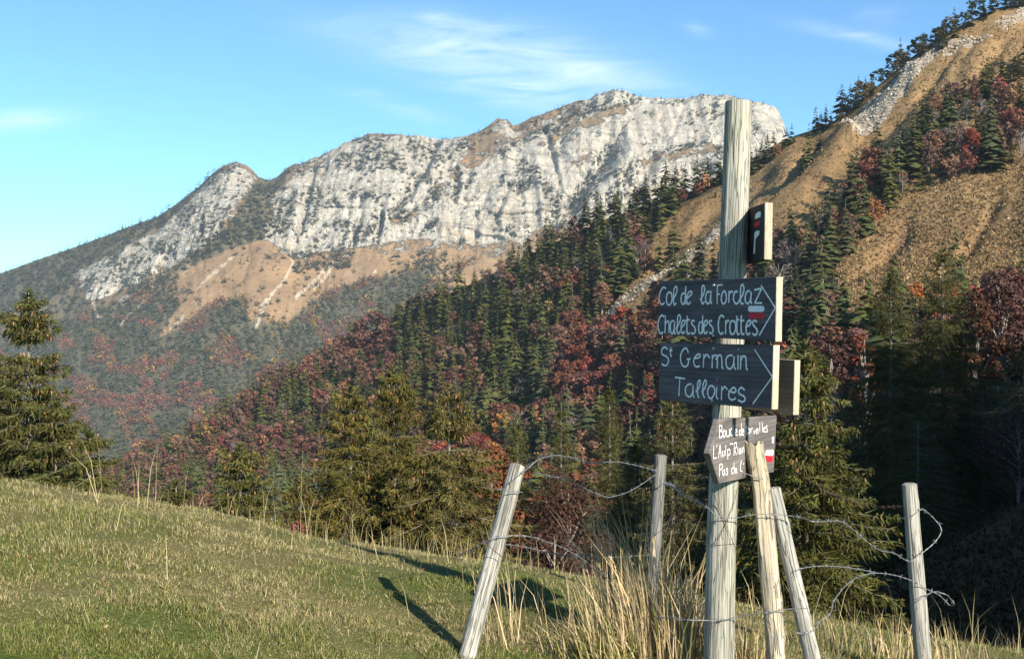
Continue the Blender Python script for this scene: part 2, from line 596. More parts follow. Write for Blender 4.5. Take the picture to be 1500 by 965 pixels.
R6 = [(0, 470), (40, 440), (70, 430), (75, 450), (30, 480), (0, 490)]
rock = np.zeros_like(V)
for rp, k in ((R1, 0.85), (R2, 0.9), (R3, 1.0), (R4, 1.0), (R5, 0.60), (R6, 0.5)):
    rock = np.where(inpoly(UU, V, rp), k, rock)
for g, k in (([(400, 285), (440, 232), (490, 222), (470, 250)], .5), ([(640, 262), (700, 222), (790, 172), (800, 182), (705, 240), (650, 275)], .40), ([(770, 225), (830, 200), (960, 150), (900, 160), (800, 200)], .25),
             ([(930, 232), (1060, 205), (1060, 222), (940, 248)], .42), ([(560, 335), (640, 320), (600, 300), (575, 310)], .5),
             ([(790, 205), (850, 168), (930, 145), (900, 172), (830, 195)], .3), ([(820, 232), (850, 245), (885, 240), (880, 215)], .55)):
    rock = np.where(inpoly(UU, V, g), k, rock)
rock = np.where(V > bv, 0, rock)
k = np.ones(9) / 9
for _ in range(2):
    rock = np.apply_along_axis(lambda a: np.convolve(np.pad(a, 4, 'edge'), k, 'valid'), 1, rock)
    rock = np.apply_along_axis(lambda a: np.convolve(np.pad(a, 4, 'edge'), k, 'valid'), 0, rock)
X_, Y_, Z_ = P[..., 0].copy(), P[..., 1].copy(), P[..., 2].copy()
rib = fbm(X_ / 60, Z_ / 190, Y_ / 300, 5, 3, 0.55)
rid = 1 - np.abs(fbm(X_ / 95, Z_ / 150 + X_ / 400, 0.3, 4, 9, 0.55))
fine = fbm(X_ / 14, Z_ / 22, Y_ / 40, 3, 21, 0.6)
cell = fbm(X_ / 30 + Z_ / 80, Z_ / 36, 0.7, 4, 55, 0.6)
ledge = np.abs(((Z_ + 0.16 * X_ + 14 * fbm(X_ / 120, Z_ / 120, 0, 2, 5)) / 34) % 1 - 0.5) * 2
cl = fbm(X_ / 45, Z_ / 150, 0.2, 4, 133, 0.55)
cleft = -np.exp(-(cl / .05) ** 2) * 9 - np.exp(-(fbm(X_ / 20, Z_ / 60, 0.9, 3, 137) / .05) ** 2) * 3.5
lw = (Z_ + 0.06 * X_ + 30 * fbm(X_ / 150, Z_ / 130, 0, 4, 5)) / 46
ledge = (1 - (lw % 1)) ** 2 + .45 * (1 - ((lw * 2.7 + .3) % 1)) ** 2
but = 1 - np.abs(fbm(X_ / 85, Z_ / 420, 0.3, 4, 9, 0.55)) * 1.6
face = np.abs(fbm(X_ / 26, Z_ / 210, 0.5, 3, 151, 0.6))
disp = rock * (cleft + but * 17 - face * 9 + rib * 5 + fine * 1.3 + cell * 1.6 + ledge * 6 * np.clip(.5 + .9 * fbm(X_ / 110, Z_ / 70, 0.4, 3, 141), 0, 1.6)) \
    + (1 - rock) * (fbm(X_ / 90, Y_ / 90, 0, 4, 31) * 6 - 5 * np.exp(-(fbm((X_ + .3 * Y_) / 45, Y_ / 260, 0, 3, 35) / .09) ** 2))
edge = np.clip((V - sv) / 6, 0, 1)
P[..., 1] -= disp * (0.25 + 0.75 * edge)
P[..., 2] += (1 - rock) * fbm(X_ / 40, Y_ / 60, 0, 4, 41) * 3 * edge + rock * fbm(X_ / 25, Y_ / 25, Z_ / 25, 3, 43) * 1.5
GULLY = [([(905, 205), (885, 240), (860, 275), (838, 305)], 16, 34), ([(745, 272), (735, 300), (725, 320)], 5, 16), ([(670, 250), (668, 285)], 5, 12), ([(560, 315), (552, 355)], 5, 15),
         ([(640, 215), (615, 262), (585, 300)], 7, 18), ([(960, 235), (930, 280), (925, 300)], 8, 20), ([(520, 340), (516, 372)], 4, 12), ([(300, 320), (297, 345)], 4, 14),
         ([(460, 250), (450, 300), (440, 340)], 6, 14), ([(1075, 150), (1068, 180)], 3, 12), ([(800, 190), (812, 232), (822, 280)], 4, 12), ([(1000, 160), (985, 200)], 3, 9)]
for ln, wd, dp in GULLY:
    d, side = linedist(UU, V, ln)
    P[..., 1] += dp * np.exp(-(d / wd) ** 2) * np.clip(edge, 0, 1)
    P[..., 1] -= dp * 0.7 * np.exp(-((d - wd * 1.3) / wd) ** 2) * (side > 0) * edge     # the buttress on the sunny side of each cleft
scree = np.zeros_like(V)
for ln, wd in (([(345, 372), (322, 392), (300, 412), (291, 424)], 2.6), ([(408, 352), (426, 362), (430, 385), (420, 405), (400, 432), (385, 452), (374, 480)], 2.8), ([(520, 368), (480, 392), (460, 412), (432, 440)], 2.6),
               ([(492, 385), (482, 400), (460, 425)], 2.0), ([(268, 462), (250, 480)], 2.4), ([(220, 432), (190, 460), (175, 480)], 2.2), ([(545, 408), (550, 400), (556, 396)], 1.8), ([(392, 440), (382, 450)], 3.2),
               ([(135, 440), (145, 470)], 3), ([(665, 340), (690, 352), (705, 360)], 3.5), ([(1000, 250), (960, 275), (940, 300)], 3.0)):
    d, _ = linedist(UU, V, ln)
    scree = np.maximum(scree, np.exp(-(d / wd) ** 2))
Z_MIDF = [(230, 395), (310, 358), (335, 330), (378, 262), (440, 235), (410, 275), (400, 300), (385, 352), (330, 366), (245, 405)]
woodF = [(-200, 470), (0, 401), (200, 328), (290, 275), (330, 330), (330, 365), (250, 400), (150, 450), (240, 425), (262, 445), (230, 500), (300, 450), (345, 440), (365, 470), (425, 470), (475, 430), (560, 405), (640, 385),
         (620, 760), (-200, 760)]
woodland_or_shade = np.maximum((inpoly(UU, V, woodF) | inpoly(UU, V, Z_MIDF)), 0.45 * (V < bv - 4)).astype(float) * (1 - np.clip(rock, 0, 1))
# the far side of the ridge
back = np.array([P[-1] + np.array([0, 60.0 * (i + 1), -38.0 * (i + 1)]) for i in range(n2_)])
fm.P = P
fm.front = V.shape[0]
Pall = np.concatenate([P, back])
pad = lambda a: np.concatenate([a, np.repeat(a[-1:], n2_, 0)])
me = mesh_np('mountain', Pall, grid_quads(*Pall.shape[:2]), mat_far(), attrs={'rock': pad(rock), 'scree': pad(scree), 'woodland_or_shade': pad(woodland_or_shade)}, smooth=False)
mountain = tag(link('mountain', me), 'long limestone ridge with pale cliffs above tan grass slopes', None, None, 'structure')

# ---- hillside (wooded slope and dry meadow up to the right)
RID_U = [-400, 150, 200, 260, 300, 400, 450, 500, 600, 700, 750, 800, 850, 880, 950, 1000, 1060, 1110, 1150, 1190, 1230, 1260, 1300, 1340, 1380, 1420, 1460, 1500, 1600, 1900, 2300]
RID_V = [790, 705, 682, 648, 622, 562, 534, 508, 456, 410, 385, 360, 340, 325, 300, 284, 258, 226, 203, 190, 172, 146, 114, 80, 52, 32, 12, 4, -40, -250, -500]
HK = {-400: [(1010, 210), (920, 260), (860, 350), (825, 450), (790, 600)],
      150: [(1010, 180), (890, 260), (810, 350), (755, 450), (705, 600)],
      500: [(1010, 120), (850, 270), (740, 380), (620, 500), (508, 620)],
      900: [(1010, 80), (800, 200), (640, 290), (470, 390), (318, 490)],
      1060: [(1010, 60), (780, 150), (600, 230), (430, 320), (258, 470)],
      1230: [(1010, 32), (872, 38), (600, 140), (380, 250), (172, 440)],
      1500: [(1010, 27), (745, 36), (560, 105), (300, 255), (4, 430)],
      1900: [(1010, 25), (700, 38), (500, 105), (120, 260), (-250, 430)],
      2300: [(1010, 25), (660, 38), (440, 105), (-60, 250), (-500, 400)]}
U = np.linspace(-400, 2300, 480)
cv_, cy_ = interp_rows(U, HK, 5)
cv_[4] = np.interp(U, RID_U, RID_V)
nr = 180
tt = np.linspace(0, 4, nr)
ii = np.clip(tt.astype(int), 0, 3)
ff = (tt - ii)[:, None]
V = cv_[ii] * (1 - ff) + cv_[ii + 1] * ff
Yr = cy_[ii] * (1 - ff) + cy_[ii + 1] * ff
for _ in range(10):                       # soften the breaks of slope along each bearing
    V[1:-1] = (V[:-2] + 2 * V[1:-1] + V[2:]) / 4
    Yr[1:-1] = (Yr[:-2] + 2 * Yr[1:-1] + Yr[2:]) / 4
hs = Sheet(U, V, Yr)
UU = np.broadcast_to(U, V.shape)
P = hs.P
X_, Y_ = P[..., 0].copy(), P[..., 1].copy()
rv = np.interp(U, RID_U, RID_V)
edge = np.clip((V - rv) / 25, 0.15, 1)
amp = np.clip((Y_ - 30) / 120, 0.05, 1)
P[..., 2] += edge * amp * (fbm(X_ / 50, Y_ / 50, 0, 3, 61) * 3.0 + fbm(X_ / 11, Y_ / 11, 0, 4, 63) * 0.8)
RIB = [(1405, 45), (1372, 85), (1335, 118), (1300, 160), (1268, 195), (1242, 216)]
d, side = linedist(UU, V, RIB)
P[..., 2] += 2.0 * np.exp(-(d / 14) ** 2) * edge
d, side = linedist(UU, V, [(1398, 88), (1352, 142), (1312, 190), (1272, 222), (1240, 232)])
P[..., 2] -= 2.4 * np.exp(-(d / 5) ** 2) * edge
RIB2 = [(1242, 216), (1200, 262), (1150, 300), (1105, 332)]
d2, side2 = linedist(UU, V, RIB2)
P[..., 2] += 8.0 * np.exp(-(d2 / 16) ** 2) * edge
d3, _ = linedist(UU, V, [(1195, 215), (1160, 265), (1110, 320), (1060, 372), (960, 447), (900, 492), (850, 520)])
P[..., 2] -= 6.0 * np.exp(-(d3 / 11) ** 2) * edge
for ln, wd, dp in (([(1470, 60), (1420, 140), (1380, 190)], 7, 2.5), ([(1440, 50), (1400, 110)], 5, 1.8), ([(1330, 330), (1250, 400), (1180, 455)], 9, 2.2), ([(1460, 300), (1390, 380), (1330, 440)], 8, 1.6), ([(1130, 250), (1090, 300)], 7, 3.0),
                   ([(1480, 100), (1440, 170)], 5, 1.6), ([(1060, 290), (1000, 345), (950, 400)], 8, 3.0)):
    dq, _ = linedist(UU, V, ln)
    P[..., 2] -= dp * np.exp(-(dq / wd) ** 2) * edge
P[..., 2] += edge * amp * (1 - np.abs(fbm((X_ - .55 * Y_) / 16, (Y_ + .55 * X_) / 90, 0, 3, 67))) * 1.1
TRACK = [(835, 512), (880, 474), (925, 436), (965, 408), (1005, 382), (1040, 356), (1070, 338)]
d4, _ = linedist(UU, V, TRACK)
rk = 0.75 * np.exp(-(d4 / 5.5) ** 2)
ROCKS = [[(1228, 195), (1232, 217), (1252, 220), (1292, 192), (1335, 132), (1368, 98), (1388, 62), (1370, 58), (1330, 92), (1292, 137), (1250, 172)], [(1372, 92), (1400, 55), (1452, 45), (1455, 60), (1420, 72), (1385, 90)],
         [(1455, 30), (1500, 8), (1520, 10), (1500, 24), (1470, 38)], [(1385, 135), (1400, 125), (1398, 145), (1388, 150)], [(1000, 395), (1030, 385), (1050, 392), (1010, 402)]]
for q, rp in enumerate(ROCKS):
    rk = np.where(inpoly(UU, V, rp), 0.95 if q == 0 else 0.60, rk)
rel = fbm(X_ / 5, Y_ / 5, P[..., 2] / 9, 4, 77, 0.6)
P[..., 2] += rk * rel * 1.8
heath = np.zeros_like(V)
for ln, wd, am in (([(1180, 445), (1240, 420), (1290, 380), (1325, 330)], 7, 0.8), ([(1230, 440), (1300, 400)], 9, 0.5), ([(1440, 325), (1460, 300)], 5, 0.5), ([(850, 520), (900, 490), (960, 445), (1060, 385)], 3.5, 1.0),
                   ([(880, 505), (960, 462), (1060, 410)], 3, 0.7)):
    d, _ = linedist(UU, V, ln)
    heath = np.maximum(heath, am * np.exp(-(d / wd) ** 2))
FOREST = [(-400, 1010), (-400, 780), (150, 690), (300, 610), (500, 495), (700, 395), (850, 325), (1060, 250), (1060, 268), (1000, 300), (962, 332), (945, 380), (915, 432), (872, 474), (842, 505), (860, 514), (900, 492), (960, 452),
          (1060, 412), (1130, 400), (1170, 450), (1230, 480), (1290, 500), (1500, 480), (1600, 480), (1600, 700), (1230, 800), (1230, 1010)]
woodland_or_shade = np.maximum(inpoly(UU, V, FOREST), (V > 580)).astype(float)  # outside the forest, shade on the lower bank is painted as dark ground
nb_ = 14
back = np.array([P[-1] + np.array([0, 14.0 * (i + 1), -9.0 * (i + 1)]) for i in range(nb_)])
hs.P = P
Pall = np.concatenate([P, back])
pad = lambda a: np.concatenate([a, np.repeat(a[-1:], nb_, 0)])
me = mesh_np('hillside', Pall, grid_quads(*Pall.shape[:2]), mat_hill(), attrs={'rock': pad(rk), 'woodland_or_shade': pad(woodland_or_shade), 'heath': pad(heath)}, smooth=True)
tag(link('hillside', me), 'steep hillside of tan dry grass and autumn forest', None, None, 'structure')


# ---- foreground meadow
def meadow_z(x, y):
    x, y = np.asarray(x, float), np.asarray(y, float)
    ye = np.maximum(y, 3.5)
    u = CU + F * x / ye
    c = np.interp(u, [-1500, -700, 0, 250, 500, 700, 900, 1430, 2000, 3200], [0.02, 0.075, 0.139, 0.163, 0.196, 0.213, 0.233, 0.291, 0.34, 0.38])
    d = y - 9.0
    q = np.where(d < 0, 0.024 * d * d, 0.024 * d * d / (1 + np.maximum(d, 0) / 6))
    z = -(c * y + q)
    return z + 0.035 * fbm(x * 0.9, y * 0.9, 0, 4, 91) * np.clip(y / 4, 0, 1)


gx = np.sinh(np.linspace(-3.6, 3.6, 200)) * 3.2
gy = np.concatenate([np.linspace(-4, 3, 12), np.linspace(3.2, 14, 120), 14 + (np.linspace(0.02, 1, 60) ** 1.8) * 150])
GX, GY = np.meshgrid(gx, gy)
GZ = meadow_z(GX, GY)
greenf = lambda x, y: np.clip(0.62 - 0.115 * (y - 5.0) + 0.42 * fbm(np.asarray(x) * 1.3, np.asarray(y) * 1.1, 0, 4, 15) + 0.10 * np.asarray(x) / 2, 0, 1)
me = mesh_np('meadow', np.stack([GX, GY, GZ], -1), grid_quads(*GX.shape), mat_meadow(), attrs={'green': greenf(GX, GY)}, smooth=True)
tag(link('meadow', me), 'short pasture grass on the near crest of the hill', None, None, 'structure')

# ---- the spur of the hill just right of the view, whose shade lies over the valley on the right
ep, es = np.array([0.843, 0.537]), np.array([0.537, -0.843])
pp, qq = np.meshgrid(np.linspace(12, 105, 80), np.linspace(-17, 30, 40))
hh = np.interp(pp, [12, 18, 21, 26, 35, 45, 60, 80, 105], [-8, -5, 4, 12.0, 11.0, 14.0, 18, 22, 22])
kz = -14 + (hh + 14) * np.exp(-(np.where(qq < 0, qq / 7.0, qq / 14.0)) ** 2) + fbm(pp / 5, qq / 5, 0, 4, 88) * 1.4
KX, KY = pp * ep[0] + qq * es[0], pp * ep[1] + qq * es[1]
me = mesh_np('spur', np.stack([KX, KY, kz], -1), grid_quads(*KX.shape), bpy.data.materials['dry mountain meadow'], attrs={'rock': kz * 0, 'woodland_or_shade': kz * 0 + .3, 'heath': kz * 0}, smooth=True)
tag(link('spur', me), 'grassy spur of the hill to the right of the fence', None, None, 'structure')


def ground(x, y):
    """height of whichever sheet is on top, for trees near the crest"""
    z = float(meadow_z(x, y))
    u = CU + F * x / y
    i = int(np.clip(np.searchsorted(hs.U, u) - 1, 0, len(hs.U) - 2))
    col = hs.P[:, i]
    zz = np.interp(y, col[:, 1], col[:, 2], left=-1e3)
    return max(z, float(zz))


# ------------------------------------------------------------------ tree templates (unit height)
def conifer_tpl(seed, R0=0.17, levels=20, per=8, lod=0, shape=0.85):
    r = np.random.default_rng(seed)
    g = Geo()
    base = np.array([0.064, 0.071, 0.025])
    for i in range(levels):
        z = 0.06 + 0.92 * (i + r.uniform(-.7, .7)) / levels
        z = min(max(z, 0.04), 0.985)
        rad = R0 * ((1 - z) ** shape) * (0.9 + 0.2 * r.random()) + 0.008
        k = max(4, int(round(per * (0.55 + 0.45 * (1 - z)))))
        a0 = r.uniform(0, 6.28)
        for j in range(k):
            a = a0 + 6.283 * j / k + r.uniform(-.35, .35)
            z = min(max(z + r.uniform(-.5, .5) / levels, .03), .985)
            L = rad * r.uniform(0.55, 1.22)
            dr = r.uniform(0.15, 0.5)
            ca, sa = math.cos(a), math.sin(a)
            wd = L * r.uniform(0.26, 0.42)
            dz = -dr * L
            c = base * r.uniform(0.7, 1.45) * np.array([r.uniform(.85, 1.25), 1, r.uniform(.8, 1.2)])
            tip = (L * ca, L * sa, z + dz)
            m = 0.55 * L
            mz = z + 0.25 * dz
            l = (m * ca - wd * sa, m * sa + wd * ca, mz + dz * .35)
            q = (m * ca + wd * sa, m * sa - wd * ca, mz + dz * .35)
            root = (0, 0, z + 0.012)
            if lod == 0:
                ce = (m * ca, m * sa, mz + 0.006)
                g.add([root, l, ce, tip, q], [(0, 1, 2), (1, 3, 2), (0, 2, 4), (2, 3, 4)], c)
            else:
                g.add([root, l, tip, q], [(0, 1, 2), (0, 2, 3)] if lod == 1 else [(1, 2, 3)], c)
                if lod == 2:
                    g.add([root, (m * ca, m * sa, z - 0.5 * L), tip], [(0, 1, 2)], c)
    g.add([(0.008, 0, .93), (-0.006, 0.006, .93), (-.004, -.007, .93), (0, 0, 1.0)], [(0, 1, 3), (1, 2, 3), (2, 0, 3)], base)
    return g


def broad_tpl(seed, cols, leaves=340, size=0.075, clumps=9, R0=0.30, lod=0):
    """crown of leaf clusters hung round limbs; returns crown, wood"""
    r = np.random.default_rng(seed)
    g, wd = Geo(), Geo()
    bark = np.array([0.22, 0.19, 0.165])
    wd.tube([(0, 0, -.03), (r.uniform(-.02, .02), r.uniform(-.02, .02), .3), (r.uniform(-.03, .03), r.uniform(-.03, .03), .62), (0, 0, .9)], [.022, .016, .009, .003], 5 if lod == 0 else 3, bark, False)
    cs = []
    for i in range(clumps):
        a = 6.283 * (i * 0.618 + r.uniform(-.1, .1))
        h = 0.32 + 0.60 * (i + 0.5) / clumps
        rr = R0 * math.sin(math.pi * min(1, (h - 0.12) / 0.95)) ** 0.8 * r.uniform(.45, .85)
        c = np.array([rr * math.cos(a), rr * math.sin(a), h])
        cs.append((c, R0 * r.uniform(.34, .55)))
        if lod == 0:
            wd.tube([(0, 0, h - .22), c * [.5, .5, 1] - [0, 0, .09], c], [.010, .006, .002], 3, bark, False)
    for i in range(leaves):
        c, rad = cs[r.integers(len(cs))]
        d = r.normal(size=3)
        d /= np.linalg.norm(d)
        p = c + d * rad * r.uniform(.55, 1.05) * np.array([1, 1, .75])
        nn = d + np.array([0, 0, .35]) + r.normal(size=3) * .45
        n1 = np.cross(nn, r.normal(size=3))
        n1 /= np.linalg.norm(n1)
        n2 = np.cross(nn / np.linalg.norm(nn), n1)
        s = size * r.uniform(.5, 1.2)
        col = np.array(cols[r.integers(len(cols))]) * r.uniform(.7, 1.3)
        g.add([p - n1 * s * .6, p + n1 * s * .6 + n2 * s * .15, p + n2 * s], [(0, 1, 2)], col)
    return g, wd


def bare_tpl(seed, col=(0.19, 0.15, 0.14), twigs=170, bark=(0.33, 0.30, 0.27)):
    r = np.random.default_rng(seed)
    g, wd = Geo(), Geo()
    wd.tube([(0, 0, -.03), (.01, 0, .35), (.0, .01, .7), (0, 0, .97)], [.017, .013, .008, .002], 4, np.array(bark), False)
    for i in range(16):
        a = r.uniform(0, 6.283)
        h = r.uniform(.25, .8)
        L = r.uniform(.14, .3) * (1.15 - h * .7)
        tip = np.array([L * math.cos(a), L * math.sin(a), h + L * r.uniform(.5, 1.3)])
        wd.tube([(0, 0, h), tip * [.5, .5, 1] - [0, 0, .02 * L], tip], [.006, .004, .0015], 3, np.array(bark), False)
        for j in range(twigs // 16):
            t = r.uniform(.25, 1)
            p = np.array([0, 0, h]) * (1 - t) + tip * t
            d = np.array([math.cos(a), math.sin(a), r.uniform(.2, 1.2)]) + r.normal(size=3) * .55
            d = d / np.linalg.norm(d) * r.uniform(.05, .13)
            s = np.cross(d, r.normal(size=3))
            s = s / (np.linalg.norm(s) + 1e-9) * r.uniform(.004, .011)
            c = np.array(col) * r.uniform(.7, 1.4)
            g.add([p, p + d * .55 + s, p + d, p + d * .55 - s], [(0, 1, 2), (0, 2, 3)], c)
    return g, wd


RUST = [(0.160, 0.058, 0.038), (0.135, 0.052, 0.036), (0.18, 0.075, 0.045), (0.12, 0.055, 0.040)]
CRIM = [(0.21, 0.052, 0.040), (0.17, 0.045, 0.036), (0.23, 0.075, 0.045)]
ORNG = [(0.27, 0.11, 0.045), (0.23, 0.085, 0.04), (0.30, 0.15, 0.06)]
GOLD = [(0.40, 0.24, 0.05), (0.33, 0.18, 0.04), (0.22, 0.17, 0.05)]
MAUV = [(0.16, 0.080, 0.052), (0.13, 0.070, 0.048), (0.18, 0.10, 0.06)]
PINE = [(0.040, 0.055, 0.025), (0.050, 0.062, 0.026), (0.032, 0.046, 0.022)]
DULL = [(0.12, 0.085, 0.035), (0.16, 0.10, 0.04), (0.10, 0.08, 0.03)]


def trunk_tpl(sides=5):
    g = Geo()
    g.tube([(0, 0, -.04), (0, 0, .3), (0, 0, .95)], [.014, .010, .002], sides, (0.20, 0.17, 0.14), False)
    return g


# individually placed trees share these meshes
TPL = {}


def tpl(kind, variants):
    TPL[kind] = variants


tpl('spruce', [(conifer_tpl(100 + i, R0=[.20, .25, .30, .18, .33, .23, .27, .21][i], per=[11, 10, 11, 9, 12, 10, 11, 9][i], levels=[22, 20, 20, 24, 18, 21, 19, 23][i], shape=[.85, .7, .8, 1.0, .75, .62, .95, .8][i]).mesh('spruce crown', FOL), trunk_tpl().mesh('spruce trunk', BARK)) for i in range(8)])
for kd, cs, sd in (('russet beech', RUST, 200), ('crimson broadleaf', CRIM, 210), ('orange broadleaf', ORNG, 220), ('yellow broadleaf', GOLD, 230), ('mauve brown broadleaf', MAUV, 240), ('dull olive broadleaf', DULL, 250), ('pine', PINE, 260)):
    vs = []
    for i in range(3):
        g, wd = broad_tpl(sd + i, cs, 1200, .055, 13, R0=[.27, .31, .24][i])
        vs.append((g.mesh('broadleaf crown', FOL), wd.mesh('broadleaf trunk', BARK)))
    tpl(kd, vs)
vs = []
for i in range(4):
    g, wd = bare_tpl(300 + i, twigs=300, col=(0.15, 0.11, 0.095), bark=(0.24, 0.215, 0.19))
    vs.append((g.mesh('bare crown', FOL), wd.mesh('bare trunk', BARK)))
tpl('bare', vs)


def place_tree(kind, p, H, wid=1.0, seed=0):
    crown, trunk = TPL[kind][seed % len(TPL[kind])]
    nm = {'spruce': 'spruce_tree', 'bare': 'bare_tree', 'pine': 'pine_tree'}.get(kind, 'broadleaf_tree')
    root = bpy.data.objects.new(nm, None)
    root.empty_display_size = 0.5
    COL.objects.link(root)
    root.location = p
    root.rotation_euler = (((seed * 7) % 11 - 5) * .007, ((seed * 5) % 13 - 6) * .007, (seed * 2.399) % 6.283)
    root.scale = (H * wid, H * wid, H)
    link('crown', crown, root)
    link('trunk', trunk, root)
    return root


def join_trees(name, tpls, items, label, mat=FOL):
    """many trees as one mass: items = (point, height, width factor, template index, tint)"""
    Vs, Ts, Cs = [], [], []
    off = 0
    arr = [t.arrays() for t in tpls]
    for p, H, wd, ti, tint_ in items:
        v, t, c = arr[ti]
        a = rng.uniform(0, 6.283)
        ca, sa = math.cos(a), math.sin(a)
        q = np.empty_like(v)
        q[:, 0] = (v[:, 0] * ca - v[:, 1] * sa) * H * wd + p[0]
        q[:, 1] = (v[:, 0] * sa + v[:, 1] * ca) * H * wd + p[1]
        q[:, 2] = v[:, 2] * H + p[2] - 0.02 * H
        Vs.append(q)
        Ts.append(t + off)
        Cs.append(c * tint_)
        off += len(v)
    me = mesh_np(name, np.concatenate(Vs), np.concatenate(Ts), mat, np.concatenate(Cs))
    return tag(link(name, me), label, None, None, 'stuff')


class Darts:
    """keeps placed points apart"""
    def __init__(s, cell):
        s.c, s.g = cell, {}

    def ok(s, x, y, r):
        i, j = int(x // s.c), int(y // s.c)
        k = int(r // s.c) + 1
        for a in range(i - k, i + k + 1):
            for b in range(j - k, j + k + 1):
                for (qx, qy, qr) in s.g.get((a, b), ()):
                    if (qx - x) ** 2 + (qy - y) ** 2 < (0.5 * (r + qr)) ** 2:
                        return False
        s.g.setdefault((i, j), []).append((x, y, r))
        return True


# ------------------------------------------------------------------ woods on the far mountain
far_con = [conifer_tpl(400 + i, R0=.25, levels=6, per=5, lod=1) for i in range(5)]
far_bro = [broad_tpl(420 + i, cs, 46, 0.17, 6, .33, lod=1)[0] for i, cs in enumerate((MAUV, RUST, CRIM, ORNG, GOLD, DULL))]
Z_DENSE = [(-120, 445), (0, 403), (100, 367), (200, 330), (290, 279), (318, 250), (330, 262), (300, 330), (240, 380), (150, 395), (100, 420), (-120, 560)]
Z_LOW = [(-120, 560), (60, 480), (140, 455), (190, 436), (245, 412), (258, 452), (232, 505), (205, 540), (300, 450), (325, 440), (355, 470), (372, 482), (420, 475), (470, 432), (545, 410), (640, 392), (700, 380), (520, 560), (250, 700), (-120, 740)]
Z_MID = [(230, 395), (310, 358), (335, 330), (378, 270), (410, 262), (400, 300), (385, 352), (330, 366), (245, 405)]
CLUMPS = [[(428, 372), (470, 374), (520, 372), (515, 392), (470, 398), (430, 400)], [(200, 408), (262, 404), (262, 452), (205, 470), (195, 440)], [(315, 436), (360, 440), (368, 470), (330, 480)],
          [(608, 372), (640, 368), (632, 380)], [(566, 400), (640, 375), (660, 370), (640, 392)]]
LEDGE = [([(600, 312), (650, 290), (690, 268)], 5), ([(645, 240), (660, 225), (670, 205)], 10), ([(770, 205), (800, 190), (850, 165), (935, 148)], 5), ([(830, 152), (880, 138), (905, 132)], 3), ([(900, 215), (870, 260), (845, 300)], 12),
         ([(770, 245), (790, 262), (760, 275)], 10), ([(560, 320), (590, 300), (600, 290)], 7), ([(620, 340), (640, 325)], 5), ([(930, 240), (900, 300)], 10), ([(975, 140), (1000, 146)], 4), ([(430, 240), (520, 205)], 4),
         ([(880, 250), (920, 262), (900, 285)], 9), ([(1050, 150), (1040, 180)], 3), ([(552, 320), (550, 352)], 5), ([(905, 138), (935, 144)], 3), ([(380, 262), (420, 250)], 4), ([(795, 262), (812, 300)], 7), ([(960, 225), (1040, 208)], 4)]


tries = 60000
uu = rng.uniform(-110, 1130, tries)
vv = rng.uniform(130, 720, tries)
s_ = np.interp(uu, SKY_U, SKY_V)
b_ = np.interp(uu, BASE_U, BASE_V)
nz = fbm(uu / 34, vv / 24, 0, 4, 71)
ip = lambda *ps: np.any([inpoly(uu, vv, p) for p in ps], axis=0)
iR1, iLow, iCl, iDen, iMid = ip(R1), ip(Z_LOW), ip(*CLUMPS), ip(Z_DENSE), ip(Z_MID)
dens = np.select([iDen & ~iR1, iDen, iR1, iMid, ip(R2), ip(R3), iLow, iCl, vv < b_],
                 [0.98, np.where(nz > 0.0, .8, .14), np.where(nz > .02, .8, .12), 0.92, np.where(nz > 0.02, .92, .05) * np.where(vv > b_ - 24, .3, 1), np.where(nz > .45, .35, .004),
                  np.where(nz > -.62, .98, .35), 0.97, np.where(nz > .15, .3, .06)], np.where(nz > .15, .16, .02))
dens = np.where(ip([(560, 340), (600, 300), (700, 225), (790, 172), (860, 148), (900, 150), (800, 205), (690, 262), (610, 318)]), np.maximum(dens, .5 * (nz > -.1)), dens)
dens = np.where((vv - s_ > 0) & (vv - s_ < 9) & (uu < 1120), np.maximum(dens, .45), dens)
for ln, wd in LEDGE:
    dd, _ = linedist(uu, vv, ln)
    dens = np.where(dd < wd, np.maximum(dens, .8), dens)
keep = (vv > s_ + 1) & ~((uu > 150) & (vv > np.interp(uu, RID_U, RID_V) + 18)) & (rng.random(tries) < dens)
nz2 = fbm(uu / 30, vv / 22, 3.0, 3, 73)
dt = Darts(14)
con, bro = [], []
for i in np.nonzero(keep)[0]:
    u, v = uu[i], vv[i]
    p = fm.at(u, v)
    low = iLow[i]
    if not dt.ok(p[0], p[1] + p[2] * 1.5, 6.0 if not low else 7.0):
        continue
    tn = rng.uniform(.75, 1.35)
    if low and nz2[i] > 0.10 + (0.25 if v < 470 else 0):
        ci = rng.choice([0, 0, 0, 1, 1, 2, 3, 5, 4], p=[.17, .15, .15, .14, .11, .10, .07, .06, .05])
        bro.append((p, rng.uniform(9, 14), rng.uniform(1.1, 1.5), int(ci), tn))
    elif v > b_[i] - 5 and not low and not iCl[i] and rng.random() < .6:
        bro.append((p, rng.uniform(3, 6), 1.3, int(rng.choice([0, 5, 1])), tn))
    else:
        wild = v > b_[i] - 4 or iDen[i] or iMid[i]
        hgt = rng.uniform(14, 24) if wild else rng.uniform(8, 17)
        if v - s_[i] < 8 and u > 330:
            hgt = rng.uniform(6, 11)
        con.append((p + (np.array([0, -3.0, 1.0]) if not low else 0), hgt, rng.uniform(.9, 1.25) * (1 if wild else 1.35), int(rng.integers(5)), tn))
print('R2 trees', sum(1 for q in con if inpoly(*[CU + F * q[0][0] / q[0][1], CV - F * q[0][2] / q[0][1]], R2)))
